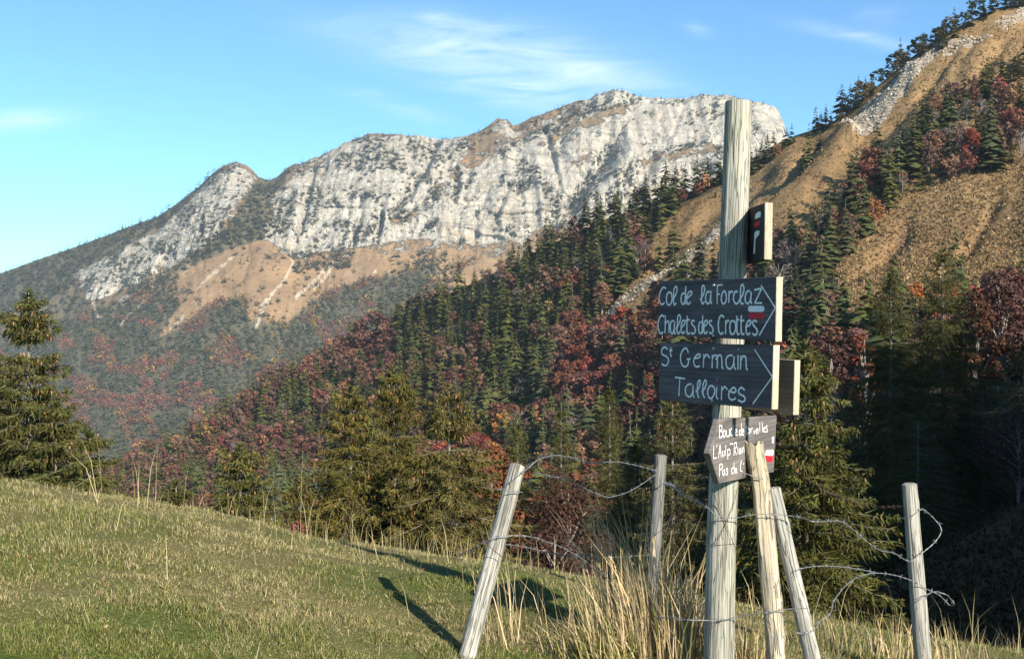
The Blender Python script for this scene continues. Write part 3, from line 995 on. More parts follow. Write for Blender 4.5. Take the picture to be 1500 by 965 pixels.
for u0, v0, n_, ci in ((462, 455, 9, 4), (405, 485, 6, 4), (355, 440, 8, 4), (310, 520, 5, 3), (150, 490, 6, 4), (475, 440, 5, 4)):
    for _ in range(n_):
        u, v = u0 + rng.normal() * 6, v0 + rng.normal() * 10
        bro.append((fm.at(u, v), rng.uniform(8, 13), 1.2, ci, rng.uniform(.8, 1.2)))
join_trees('far_conifer_wood', far_con, con, 'dark conifers clinging to the far mountain and its lower slope')
join_trees('far_broadleaf_wood', far_bro, bro, 'red and brown autumn broadleaves on the lower slope of the far mountain')

# ------------------------------------------------------------------ trees on the hillside
trees = []        # (u, v, point, H, width, kind, variant)
ht = Darts(6)


def add_tree(u, v, hpx, kind, wid=1.0, jit=False, r=2.0):
    p = hs.at(u, v)
    H = hpx * p[1] / F
    ht.ok(p[0], p[1], r)
    trees.append([u, v, p, H, wid, kind, int(rng.integers(1000))])


B, CR, OR, YE, MA, DU, BA, S = 'russet beech', 'crimson broadleaf', 'orange broadleaf', 'yellow broadleaf', 'mauve brown broadleaf', 'dull olive broadleaf', 'bare', 'spruce'
SP_LIST = [  # the trees one can pick out on the right-hand hill and round the clearing
    (1116, 238, 40, S), (1124, 232, 48, S), (1133, 226, 42, S), (1160, 208, 34, S), (1152, 212, 26, S), (1138, 228, 22, OR), (1195, 192, 36, S), (1203, 190, 28, S), (1210, 186, 42, S), (1217, 182, 25, S),
    (1233, 170, 42, S), (1246, 160, 40, S), (1258, 152, 44, S), (1268, 142, 36, S), (1277, 134, 32, S), (1286, 126, 40, S), (1300, 112, 32, S), (1311, 102, 30, S), (1319, 94, 38, S), (1330, 86, 28, S), (1337, 80, 30, S),
    (1353, 68, 26, S), (1372, 58, 24, S), (1385, 52, 22, S), (1398, 60, 48, S), (1409, 48, 36, S), (1420, 40, 34, S), (1431, 30, 36, S), (1441, 24, 26, S), (1452, 18, 28, S), (1464, 15, 28, S), (1474, 14, 30, S), (1486, 12, 32, S),
    (1497, 10, 30, S), (1240, 168, 26, DU), (1262, 156, 34, DU), (1232, 180, 24, DU), (1378, 82, 34, S), (1383, 74, 28, S),
    (1185, 258, 62, S), (1178, 262, 44, S), (1201, 222, 36, S), (1173, 264, 24, S),
    (1215, 352, 92, S), (1224, 332, 60, S), (1252, 314, 84, S), (1243, 318, 60, S), (1339, 268, 104, S), (1330, 262, 70, S), (1347, 262, 76, S), (1358, 272, 34, S),
    (1452, 248, 106, S), (1443, 230, 66, S), (1461, 245, 72, S), (1490, 150, 62, S), (1472, 158, 56, S), (1455, 142, 46, S), (1446, 160, 52, S), (1497, 190, 60, S), (1482, 236, 36, S),
    (1281, 292, 72, B), (1272, 298, 56, CR), (1262, 312, 34, CR), (1236, 336, 30, CR), (1244, 340, 32, MA), (1312, 268, 44, MA), (1300, 262, 46, BA), (1290, 250, 50, BA), (1318, 282, 32, S), (1324, 280, 24, OR), (1322, 292, 34, BA),
    (1365, 250, 48, MA), (1375, 240, 44, B), (1390, 232, 46, BA), (1400, 226, 44, BA), (1410, 232, 46, MA), (1424, 240, 48, CR), (1432, 250, 36, CR), (1425, 176, 32, CR), (1416, 200, 40, BA), (1404, 208, 38, BA), (1437, 200, 46, BA),
    (1482, 206, 50, CR), (1492, 206, 44, OR), (1474, 222, 44, MA), (1495, 228, 40, BA), (1385, 250, 40, BA), (1350, 212, 26, S), (1430, 222, 60, S),
    (1207, 378, 60, S), (1187, 392, 66, S), (1196, 385, 44, S), (1165, 402, 56, BA), (1172, 398, 48, BA), (1156, 408, 52, BA), (1147, 412, 46, MA), (1180, 396, 36, BA), (1226, 358, 26, OR), (1140, 418, 56, S), (1130, 424, 40, BA), (1122, 424, 50, S),
    (1160, 418, 40, S), (1152, 400, 66, BA), (1136, 412, 42, DU),
    (1340, 210, 20, S), (1362, 150, 20, S), (1368, 146, 14, S), (1270, 330, 16, YE), (1255, 356, 18, YE), (1420, 100, 10, S),
    (966, 398, 68, S), (988, 368, 62, S), (980, 372, 44, S), (1013, 348, 20, S), (874, 470, 46, S), (914, 428, 60, S), (906, 420, 40, S), (950, 402, 40, B), (926, 360, 30, CR), (936, 352, 26, OR), (1034, 280, 26, OR), (1022, 286, 22, CR),
    (1000, 296, 24, CR), (1048, 284, 14, S), (885, 392, 20, OR), (862, 386, 18, YE), (900, 372, 24, YE), (878, 400, 50, BA), (920, 402, 52, BA), (932, 395, 48, BA), (945, 385, 46, BA), (805, 470, 26, YE), (990, 292, 50, S), (1004, 286, 56, S), (1018, 284, 50, S),
    (1041, 272, 48, S), (1052, 268, 54, S), (975, 300, 60, S), (960, 310, 58, S), (945, 318, 62, S), (1068, 262, 46, S), (1100, 250, 44, S), (1108, 244, 42, S)]
for i, (u, v, h, k_) in enumerate(SP_LIST):
    if k_ == S and u > 1270 and u < 1500 and v < np.interp(u, RID_U, RID_V) + 12 and i % 5 in (0, 2):
        k_ = 'pine'
        h *= .8
    h2 = h * rng.uniform(.8, 1.25) if v < np.interp(u, RID_U, RID_V) + 14 else h
    add_tree(u, v, h2, k_, rng.uniform(.95, 1.3) if k_ == S else (1.35 if k_ == 'pine' else 1.1))
for _ in range(46):           # ragged second row along the skyline
    u = rng.uniform(1228, 1510)
    v = np.interp(u, RID_U, RID_V) + rng.uniform(2, 9)
    if float(fbm(u / 22, 0.5, 0, 2, 201)) > -.1:
        add_tree(u, v, rng.uniform(12, 30), [S, S, 'pine', DU][int(rng.integers(4))], 1.3)

RED = [(820, 500), (880, 480), (970, 455), (1000, 470), (990, 620), (900, 640), (800, 600)]
TOPC = [(560, 470), (750, 360), (1060, 240), (1060, 275), (960, 335), (880, 420), (800, 480), (700, 490)]
tries = 40000
uu = rng.uniform(-60, 1520, tries)
vv = rng.uniform(240, 860, tries)
for u, v in zip(uu, vv):
    if not inpoly(u, v, FOREST) or v < np.interp(u, RID_U, RID_V) + 1:
        continue
    if u > 1100 and v < 455:
        continue
    crest = np.interp(u, [0, 500, 900, 1430], [705, 790, 850, 950])
    if v > crest + 25:
        continue
    if u > 1180 and v > 560:
        continue
    p = hs.at(u, v)
    nz = float(fbm(p[0] / 38, p[1] / 38, 0, 3, 33))
    n2v = float(fbm(p[0] / 26, p[1] / 26, 9, 2, 37))
    r_ = rng.random()
    if inpoly(u, v, RED):
        k_ = B if r_ < .82 else (S if r_ < .93 else (BA if r_ < .95 else CR))
    elif inpoly(u, v, TOPC):
        k_ = S if r_ < (.86 if nz > -0.35 else .45) else (BA if r_ < .88 else (B if r_ < .95 else MA))
    elif nz > (0.02 if u > 760 or v < 520 else 0.30):
        k_ = S if r_ < .80 else (B if r_ < .92 else (BA if r_ < .94 else MA))
    else:
        k_ = S if r_ < .30 else (B if r_ < .66 else (BA if r_ < .715 else (MA if r_ < .86 else (CR if r_ < .91 else (OR if r_ < .945 else (DU if r_ < .985 else YE))))))
    if inpoly(u, v, [(880, 470), (945, 385), (900, 360), (840, 430), (835, 490)]) and rng.random() < .6:
        continue
    sp = (4.25 if k_ == S else 5.4) * np.interp(u, [300, 800], [.86, 1.0])
    if not ht.ok(p[0], p[1], sp):
        continue
    H = rng.uniform(12, 25) if k_ == S else (rng.uniform(11, 16) if k_ != BA else rng.uniform(10, 17))
    if n2v < -.5:
        H *= .7
    H *= np.interp(u, [0, 500, 900, 1200], [.72, .78, .90, .72])
    trees.append([u, v, p, H, rng.uniform(.85, 1.2) * (1.25 if k_ in (B, MA, CR) else 1), k_, int(rng.integers(1000))])
BAND = [(1118, 425), (1112, 385), (1195, 345), (1285, 240), (1395, 160), (1510, 95), (1510, 225), (1425, 258), (1335, 290), (1262, 345), (1205, 402)]
for _ in range(3200):
    u, v = rng.uniform(1110, 1510), rng.uniform(95, 425)
    if not inpoly(u, v, BAND):
        continue
    p = hs.at(u, v)
    if not ht.ok(p[0], p[1], 4.6):
        continue
    k_ = rng.choice([BA, MA, S, CR, DU, OR], p=[.16, .27, .40, .09, .05, .03])
    H = rng.uniform(8, 17) if k_ == S else rng.uniform(5, 10)
    trees.append([u, v, p, H, 1.05, str(k_), int(rng.integers(1000))])
# bushes on the meadow
for _ in range(34):
    u, v = rng.uniform(1150, 1480), rng.uniform(280, 470)
    if v > 0.0 and not inpoly(u, v, FOREST):
        p = hs.at(u, v)
        if v > np.interp(u, [1150, 1280, 1500], [400, 300, 250]) and rng.random() < .5:
            trees.append([u, v, p, rng.uniform(.8, 1.6), 1.4, [DU, MA, BA][int(rng.integers(3))], int(rng.integers(1000))])

trees.sort(key=lambda t: -t[3] / t[2][1])
one, rest = [], []
cnt = {'spruce': 0, 'leaf': 0, 'bare': 0}
LIM = {'spruce': 262, 'leaf': 250, 'bare': 120}
for t in trees:
    kk = t[5] if t[5] in ('spruce', 'bare') else 'leaf'
    if cnt[kk] < LIM[kk]:
        cnt[kk] += 1
        one.append(t)
    else:
        rest.append(t)


def zone(u, v):
    rv_ = np.interp(u, RID_U, RID_V)
    if u > 1108:
        if v < rv_ + 16:
            return 'on the tan hill skyline' if u < 1390 else 'on the skyline over the crag'
        if inpoly(u, v, FOREST):
            return 'in the shaded wood'
        if u < 1205 and v < 300:
            return 'left of the rock rib'
        if v > 340 and u < 1240:
            return 'at the tree belt foot'
        if u < 1300:
            return 'in the lower tree belt'
        if u < 1400:
            return 'midway up the tree belt'
        return 'in the upper tree belt'
    if u > 1058:
        return 'on the ridge behind the signpost'
    if inpoly(u, v, RED):
        return 'in the rust red wood'
    if v < rv_ + 20:
        if u < 450:
            return 'along the low left crest'
        if u < 700:
            return 'on the crest below tan pasture'
        if u < 880:
            return 'on the crest below the cliff'
        return 'on the crest beside the signpost'
    if u > 860:
        return 'around the clearing' if v < 520 else 'low behind the signboards'
    if u > 700:
        return 'high under the cliff' if v < 440 else ('midway above the leaning post' if v < 560 else 'low above the leaning post')
    if u > 520:
        return 'high above the spruce trio' if v < 540 else 'behind the spruce trio'
    if u > 350:
        return 'below the yellow trees' if v < 610 else 'low behind the near spruces'
    if u > 200:
        return 'above the broad low spruce'
    return 'beside the tall left spruce'


ORD = ['first', 'second', 'third', 'fourth', 'fifth', 'sixth', 'seventh', 'eighth', 'ninth', 'tenth', 'eleventh', 'twelfth', 'thirteenth', 'fourteenth', 'fifteenth', 'sixteenth', 'seventeenth', 'eighteenth', 'nineteenth', 'twentieth']
bins = {}
for t in one:
    u, v, p, H, wd, k_, sd = t
    hp = H * F / p[1]
    size = 'tall' if hp > 62 else ('middling' if hp > 42 else 'small')
    nm = {S: 'dark green spruce', BA: 'bare grey tree', 'pine': 'round crowned dark pine'}.get(k_, k_ + ' tree' if 'beech' not in k_ else k_)
    bins.setdefault((size, nm, zone(u, v)), []).append(t)
for (size, nm, zn), ts in bins.items():
    ts.sort(key=lambda t: t[0])
    for i, t in enumerate(ts):
        u, v, p, H, wd, k_, sd = t
        o = place_tree(k_, p, H, wd, sd)
        where = '' if len(ts) == 1 else (ORD[i] + ' ' if i < len(ORD) else f'{i + 1}th ')
        lab = f'{where}{size} {nm}{"" if len(ts) == 1 else " from the left"} {zn}'
        tag(o, lab, 'spruce tree' if k_ == S else ('bare tree' if k_ == BA else ('pine tree' if k_ == 'pine' else 'broadleaf tree')), {S: 'spruces on the hillside', 'pine': 'pines on the hillside', BA: 'bare trees on the hillside'}.get(k_, 'autumn broadleaves on the hillside'))
mid_con = [conifer_tpl(500 + i, R0=[.22, .27, .25, .2, .3][i], levels=15, per=8, lod=1, shape=[.85, .7, .95, .8, .75][i]) for i in range(5)]
CI = [B, CR, OR, YE, MA, DU, 'pine']
mid_bro = [broad_tpl(520 + i, cs, 280, 0.10, 9, .30, lod=1)[0] for i, cs in enumerate((RUST, CRIM, ORNG, GOLD, MAUV, DULL, PINE))]
mid_bare = [bare_tpl(540 + i, twigs=112)[0] for i in range(3)]
rc_ = [(t[2], t[3], t[4], t[6] % 5, rng.uniform(.75, 1.35)) for t in rest if t[5] == S]
rb_ = [(t[2], t[3], t[4], CI.index(t[5]), rng.uniform(.75, 1.3)) for t in rest if t[5] in CI]
ra_ = [(t[2], t[3], t[4], t[6] % 3, rng.uniform(.8, 1.3)) for t in rest if t[5] == BA]
if rc_:
    join_trees('hillside_conifer_wood', mid_con, rc_, 'smaller dark conifers packed along the wooded slope')
if rb_:
    join_trees('hillside_broadleaf_wood', mid_bro, rb_, 'smaller russet broadleaves packed along the wooded slope')
if ra_:
    join_trees('hillside_bare_wood', mid_bare, ra_, 'grey leafless trees packed along the wooded slope')
print('trees', len(one), len(rest), 'far', len(con), len(bro))

sw = []
for _ in range(190):
    a_, b_2 = rng.uniform(22, 98), rng.normal() * 3.2
    hgt = float(np.interp(a_, [12, 18, 21, 26, 35, 45, 60, 80, 105], [-8, -5, 4, 12.0, 11.0, 14.0, 18, 22, 22]))
    zb_ = -14 + (hgt + 14) * math.exp(-(b_2 / (7.0 if b_2 < 0 else 14.0)) ** 2)
    sw.append(((a_ * ep[0] + b_2 * es[0], a_ * ep[1] + b_2 * es[1], zb_ - .4), rng.uniform(3.2, 7.5), 1.3, int(rng.integers(5)), 1.0))
join_trees('spur_wood', mid_con, sw, 'conifers crowding the spur to the right of the fence')

# dry tussocks on the hill meadow and on the shaded bank
Vs, Cs = [], []
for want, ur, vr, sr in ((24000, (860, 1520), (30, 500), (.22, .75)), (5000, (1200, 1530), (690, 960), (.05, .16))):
    nt = 0
    while nt < want:
        u, v = rng.uniform(*ur, 400), rng.uniform(*vr, 400)
        for a, b in zip(u, v):
            if b < 600:
                if inpoly(a, b, FOREST) or b < np.interp(a, RID_U, RID_V) + 4 or inpoly(a, b, ROCKS[0]):
                    continue
                if b < np.interp(a, [1100, 1230, 1340, 1500], [420, 330, 260, 180]) and rng.random() < .35:
                    continue
            p = hs.at(a, b)
            s_ = rng.uniform(*sr)
            for _ in range(3):
                d = rng.normal(size=2) * .5
                th = rng.uniform(0, 6.28)
                wv = np.array([math.cos(th), math.sin(th), 0]) * s_ * .5
                Vs.append([p - wv, p + wv, p + np.array([d[0] * s_, d[1] * s_, s_])])
                k_ = rng.uniform(.7, 1.3)
                k_ *= 1.0 if b < 600 else .35  # tufts on the bank darkened, their shade put into the colour
                Cs.append([np.array(((.35, .235, .11), (.27, .165, .075), (.17, .105, .05), (.13, .095, .04))[int(rng.integers(4))]) * k_] * 3)
            nt += 1
SV, ST, SC = [], [], []
ns = 0
while ns < 1900:
    u, v = rng.uniform(840, 1520, 300), rng.uniform(5, 515, 300)
    inr = np.any([inpoly(u, v, p_) for p_ in ROCKS], axis=0)
    dl, _ = linedist(u, v, TRACK)
    for a, b, ir, dd_ in zip(u, v, inr, dl):
        if b < np.interp(a, RID_U, RID_V) + 3 or not (ir or dd_ < 7 or (not inpoly(a, b, FOREST) and rng.random() < .002)):
            continue
        p = hs.at(a, b)
        s_ = rng.uniform(.25, .9) if ir or dd_ < 7 else rng.uniform(.2, .6)
        q = np.array([[1, 0, 0], [-.5, .8, 0], [-.6, -.8, 0], [.1, .1, .8], [.2, -.7, .5]]) * s_ * rng.uniform(.6, 1.3, (5, 3))
        th = rng.uniform(0, 6.28)
        q = q @ np.array([[math.cos(th), math.sin(th), 0], [-math.sin(th), math.cos(th), 0], [0, 0, 1]])
        n_ = len(SV) * 5
        SV.append(q + p - [0, 0, .1 * s_])
        ST += [(n_, n_ + 1, n_ + 3), (n_ + 1, n_ + 2, n_ + 3), (n_ + 2, n_ + 4, n_ + 3), (n_ + 4, n_, n_ + 3), (n_ + 2, n_, n_ + 4)]
        SC.append(np.broadcast_to(np.array([.42, .36, .28]) * rng.uniform(.5, 1.15), (5, 3)))
        ns += 1
tag(link('scattered_stones', mesh_np('scattered_stones', np.concatenate(SV), ST, BARK, np.concatenate(SC))), 'pale stones strewn over the crag, the track and the meadow', None, None, 'stuff')
Vs = np.array(Vs).reshape(-1, 3)
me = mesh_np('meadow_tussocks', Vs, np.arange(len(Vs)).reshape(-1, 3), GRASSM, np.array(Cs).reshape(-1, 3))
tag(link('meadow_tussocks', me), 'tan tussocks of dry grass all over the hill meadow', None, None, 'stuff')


# ------------------------------------------------------------------ near spruces with cones
def near_spruce(seed, H, Rb, cones=110, dens=1.0, tone=(0.064, 0.068, 0.021), droop=0.25):
    r = np.random.default_rng(seed)
    fol, wood, cone, trunk = Geo(), Geo(), Geo(), Geo()
    tr = 0.012 * H + 0.02
    trunk.tube([(0, 0, -.5), (0, 0, .3 * H), (0, 0, .7 * H), (0, 0, .99 * H)], [tr, tr * .75, tr * .35, .008], 8, (0.19, 0.165, 0.14))
    fv, ft, fc = [], [], []
    nw = int(H / 0.21)
    tips = []
    for i in range(nw):
        z = H * (0.03 + 0.94 * (i + r.uniform(-.25, .25)) / nw)
        f = 1 - z / H
        rad = Rb * f ** 0.86 * (0.88 + .24 * r.random()) + 0.10
        k = int(r.integers(5, 8)) if f > .12 else 4
        a0 = r.uniform(0, 6.28)
        for j in range(k):
            a = a0 + 6.283 * j / k + r.uniform(-.3, .3)
            L = rad * r.uniform(.62, 1.15)
            ca, sa = math.cos(a), math.sin(a)
            up = (0.55 if f < .25 else 0.12) + r.uniform(-.12, .12)
            n = max(3, int(L / .17))
            pts = []
            for q in range(n + 1):
                t = q / n
                zz = z + L * (up * t - droop * (1 + .7 * f) * t * t + 0.20 * t ** 4)
                pts.append(np.array([L * t * ca, L * t * sa, zz]))
            wood.tube(pts[::max(1, n // 3)] if n > 3 else pts, np.linspace(.006 + .006 * L, .004, len(pts[::max(1, n // 3)] if n > 3 else pts)), 3, (0.15, 0.13, 0.11), False)
            tips.append((pts[-1], pts[max(0, n - 2)], f))
            shade = r.uniform(.75, 1.3)
            q = np.arange(1, n + 1)
            t = q / n
            q = q[~((t < 0.25) & (L > .9) & (r.random(n) < .7))]
            m = int(round(25 * dens))
            q = np.repeat(q, m)
            t = q / n
            k_ = len(q)
            P0 = np.array(pts)[q] + r.normal(size=(k_, 3)) * np.array([.045, .045, .03])
            wf = r.uniform(-1, 1, k_) * .30 * L * (1.12 - t)
            P0 += np.stack([-sa * wf, ca * wf, -.28 * np.abs(wf)], -1)
            sg = np.where(wf > 0, 1, -1) * r.uniform(.2, 1.0, k_)
            dn = np.where(r.random(k_) < .55, r.uniform(-1.3, -.5, k_), r.uniform(-.4, .3, k_))
            fw = r.uniform(.1, .9, k_)
            D = np.stack([-sa * sg + ca * fw, ca * sg + sa * fw, dn], -1)
            D /= np.linalg.norm(D, axis=1, keepdims=True)
            ln = (0.11 + 0.30 * (1 - t) * min(L, 1.6) * .7) * r.uniform(.6, 1.3, k_)
            D *= ln[:, None]
            W = np.cross(D, r.normal(size=(k_, 3)))
            W *= (r.uniform(.010, .019, k_) / (np.linalg.norm(W, axis=1) + 1e-9))[:, None]
            b = sum(len(a_) for a_ in fv)
            fv.append(np.stack([P0 - W, P0 + W, P0 + D], 1).reshape(-1, 3))
            ft.append(np.arange(3 * k_).reshape(-1, 3) + b)
            c = np.array(tone)[None] * shade * r.uniform(.65, 1.35, (k_, 1)) * np.stack([r.uniform(.85, 1.3, k_), np.ones(k_), r.uniform(.7, 1.1, k_)], -1)
            fc.append(np.repeat(c, 3, 0))
    # leader
    k_ = 60
    zz = H * (0.93 + .07 * r.random(k_))
    a = r.uniform(0, 6.28, k_)
    P0 = np.stack([0 * zz, 0 * zz, zz], -1)
    D = np.stack([np.cos(a), np.sin(a), r.uniform(.1, 1.1, k_)], -1) * (.10 + .9 * (H - zz)[:, None] * .35)
    W = np.cross(D, r.normal(size=(k_, 3))) * .10
    b = sum(len(a_) for a_ in fv)
    fv.append(np.stack([P0 - W, P0 + W, P0 + D], 1).reshape(-1, 3))
    ft.append(np.arange(3 * k_).reshape(-1, 3) + b)
    fc.append(np.repeat(np.array(tone)[None], 3 * k_, 0))
    fv, ft, fc = np.concatenate(fv), np.concatenate(ft), np.concatenate(fc)
    fol.add(fv, ft, fc)
    wts = np.array([(1.15 - f) ** 1.6 for _, _, f in tips])
    wts /= wts.sum()
    for idx in r.choice(len(tips), cones, p=wts):
        a, b, f = tips[idx]
        t = r.uniform(0, 1.0)
        p = a * (1 - t) + b * t + r.normal(size=3) * .05
        ln, rr = r.uniform(.06, .105), r.uniform(.012, .018)
        dn = np.array([r.normal() * .15, r.normal() * .15, -1.0])
        c = np.array([0.25, 0.125, 0.06]) * r.uniform(.65, 1.35)
        cone.tube([p, p + dn * ln * .3, p + dn * ln * .7, p + dn * ln], [rr * .45, rr, rr * .9, rr * .25], 5, c, False)
    mk = lambda g, n, m, sm=False: g.mesh(n, m, sm)
    return dict(crown=mk(fol, 'spruce needles', NEEDLE), branch=mk(wood, 'spruce branches', BARK), trunk=mk(trunk, 'spruce trunk', BARK, True), cone=(mk(cone, 'spruce cone', CONEM) if cones else None))


def put_spruce(u, vt, Y, half, label, seed, cones=110, dens=1.0, droop=.25, tone=(0.064, 0.068, 0.021)):
    x = (u - CU) / F * Y
    zt = (CV - vt) / F * Y
    zb = ground(x, Y)
    H = zt - zb
    parts = near_spruce(seed, H, half * Y / F * 1.38, cones, dens, tone, droop)
    root = bpy.data.objects.new('spruce_tree', None)
    COL.objects.link(root)
    root.location = (x, Y, zb)
    tag(root, label, 'spruce tree', 'near spruces below the crest')
    link('trunk', parts['trunk'], root)
    link('crown', parts['crown'], root)
    tag(link('branches', parts['branch'], root), kind='stuff')
    if parts['cone']:
        tag(link('cones', parts['cone'], root), kind='stuff')
    return root


NEAR = [(42, 425, 19, 84, 'tall cone laden spruce standing alone at the left end of the crest', 130), (132, 632, 17, 52, 'small young spruce beside the tall spruce at the left end of the crest', 30), (-12, 520, 22, 58, 'spruce half cut off behind the tall left spruce', 30),
        (82, 590, 18, 52, 'bushy lower spruce against the tall left spruce', 50),
        (258, 706, 22, 40, 'small spruce tip just over the grass between the left spruces', 20), (352, 652, 21, 78, 'broad low spruce with orange cones over the left crest', 90), (438, 700, 23, 52, 'dark low spruce left of the trio of taller spruces', 20),
        (514, 562, 24, 100, 'left tree of the trio of cone laden spruces', 150), (577, 536, 27, 92, 'dense dark topped middle tree of the trio of spruces', 90), (658, 564, 23, 112, 'right tree of the trio of cone laden spruces, beside the leaning post', 170),
        (600, 650, 23, 60, 'lower spruce filling the gap between the trio', 60),
        (758, 610, 46, 60, 'dark spruce behind the leaning fence post', 20), (822, 585, 52, 56, 'left of two dark spruces above the upper barbed wires', 20), (893, 556, 56, 62, 'right of two dark spruces above the upper barbed wires', 30),
        (800, 690, 36, 66, 'low shaded spruce behind the upper barbed wires', 10), (930, 640, 40, 66, 'shaded spruce behind the straw tussock', 20), (985, 566, 32, 92, 'spruce directly behind the lower signboards', 60), (1060, 620, 36, 80, 'dark spruce hidden behind the signpost foot', 20),
        (1180, 498, 18, 118, 'tall sunlit spruce with hanging cones right of the signboards', 150),
        (1305, 392, 43, 100, 'cone tipped spruce with a shaded foot above the right fence post', 150), (1381, 356, 45, 108, 'tallest spruce of the shaded pair near the right edge', 170), (1255, 560, 46, 70, 'small shaded spruce left of the tall pair', 10),
        (1440, 560, 44, 90, 'dark spruce deep in shade at the right edge', 0), (1345, 600, 40, 90, 'spruce deep in shade between the tall pair', 0), (1500, 500, 50, 90, 'shaded spruce cut off by the right edge', 0),
        (1120, 640, 42, 70, 'dark spruce behind the split log post', 10), (870, 720, 34, 70, 'low dark spruce behind the straw tussock', 0), (1240, 690, 34, 70, 'low dark spruce behind the loose wire loop', 0)]
for i, (u, vt, Y, half, lab, cn) in enumerate(NEAR):
    put_spruce(u, vt, Y, half, lab, 900 + i, cn, tone=(0.088, 0.080, 0.023) if 'trio' in lab else (0.064, 0.068, 0.021), dens=1.2 if Y < 32 else (.6 if cn else .34), droop=.25 + .1 * ((i * 37) % 5) / 5)


def near_broad(u, vt, Y, half, cols, label, seed, leaves=5200, name='broadleaf_tree', cat='broadleaf tree', size=.020):
    x = (u - CU) / F * Y
    zb = ground(x, Y)
    H = (CV - vt) / F * Y - zb
    g, wd = broad_tpl(seed, cols, leaves, size, 16, half * Y / F / H * 1.15)
    root = bpy.data.objects.new(name, None)
    COL.objects.link(root)
    root.location = (x, Y, zb)
    root.scale = (H, H, H)
    tag(root, label, cat)
    link('trunk', wd.mesh('trunk', BARK), root)
    link('crown', g.mesh('crown', FOL), root)


DRED = [(0.060, 0.026, 0.020), (0.075, 0.032, 0.024), (0.05, 0.024, 0.018)]  # dark red leaves, tone lowered to paint shade over the beech behind the wires
near_broad(716, 636, 40, 48, [(0.13, 0.050, 0.028), (0.11, 0.045, 0.026), (0.09, 0.04, 0.025)], 'rust red beech peeping out behind the right tree of the trio', 700)
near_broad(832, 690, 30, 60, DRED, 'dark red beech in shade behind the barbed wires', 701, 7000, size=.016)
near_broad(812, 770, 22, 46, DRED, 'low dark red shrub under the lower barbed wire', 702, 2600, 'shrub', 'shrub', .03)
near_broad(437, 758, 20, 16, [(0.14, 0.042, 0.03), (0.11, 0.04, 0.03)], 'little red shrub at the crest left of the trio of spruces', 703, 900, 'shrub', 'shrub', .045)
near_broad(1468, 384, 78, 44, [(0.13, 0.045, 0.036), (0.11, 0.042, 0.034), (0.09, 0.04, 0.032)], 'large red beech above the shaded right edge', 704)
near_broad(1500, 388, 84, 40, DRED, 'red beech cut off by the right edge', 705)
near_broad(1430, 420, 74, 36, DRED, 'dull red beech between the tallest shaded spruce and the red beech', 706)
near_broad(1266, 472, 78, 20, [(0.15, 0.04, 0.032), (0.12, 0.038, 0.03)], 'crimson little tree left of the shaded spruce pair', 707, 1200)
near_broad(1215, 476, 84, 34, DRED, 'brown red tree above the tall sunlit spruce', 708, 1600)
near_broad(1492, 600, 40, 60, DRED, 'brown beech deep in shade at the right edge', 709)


# ------------------------------------------------------------------ posts, signboards
POSTM = mat_post('weathered post', (0.48, 0.455, 0.395), (0.25, 0.235, 0.20), 0.0)
POSTG = mat_post('green treated post', (0.49, 0.465, 0.395), (0.26, 0.245, 0.20), 0.22)
LOGM = mat_post('split log', (0.60, 0.52, 0.385), (0.32, 0.255, 0.175))
def mat_end():
    m, n = material('raw sawn end')
    co = n.coord('Object')
    a = n.noise(n.mapping(co, scale=(1, 160, 5)), 1.0, 4, 0.6)
    b = n.noise(co, 30.0, 4, 0.65)
    c = n.mix(n.ramp(a, 0.35, 0.65), (0.30, 0.25, 0.17), (0.50, 0.45, 0.34))
    c = n.mix(n.math('MULTIPLY', n.ramp(b, 0.5, 0.72), 0.5), c, (0.20, 0.19, 0.10))
    n.out(c, 0.8, a, 0.5, 0.003)
    return m


ENDM = mat_end()
BOLTM = mat_flat('steel bolt', (0.32, 0.34, 0.37), 0.35, 50, 0.3, 0.8)
WIREM = mat_flat('galvanised wire', (0.27, 0.27, 0.275), 0.45, 90, 0.4, 0.5)
RUSTM = mat_flat('rusty wire', (0.12, 0.075, 0.05), 0.7, 90, 0.4, 0.2)
WHITEM = mat_flat('white paint', (0.82, 0.81, 0.79), 0.6, 90, 0.5)
REDM = mat_flat('red paint', (0.55, 0.020, 0.035), 0.55, 70, 0.25)
DARKB = mat_board('dark stained board', (0.125, 0.112, 0.120), (0.060, 0.054, 0.060))
BROWNB = mat_board('brown board', (0.30, 0.22, 0.165), (0.20, 0.145, 0.11))
GREYB = mat_board('grey weathered board', (0.165, 0.148, 0.138), (0.085, 0.075, 0.070))


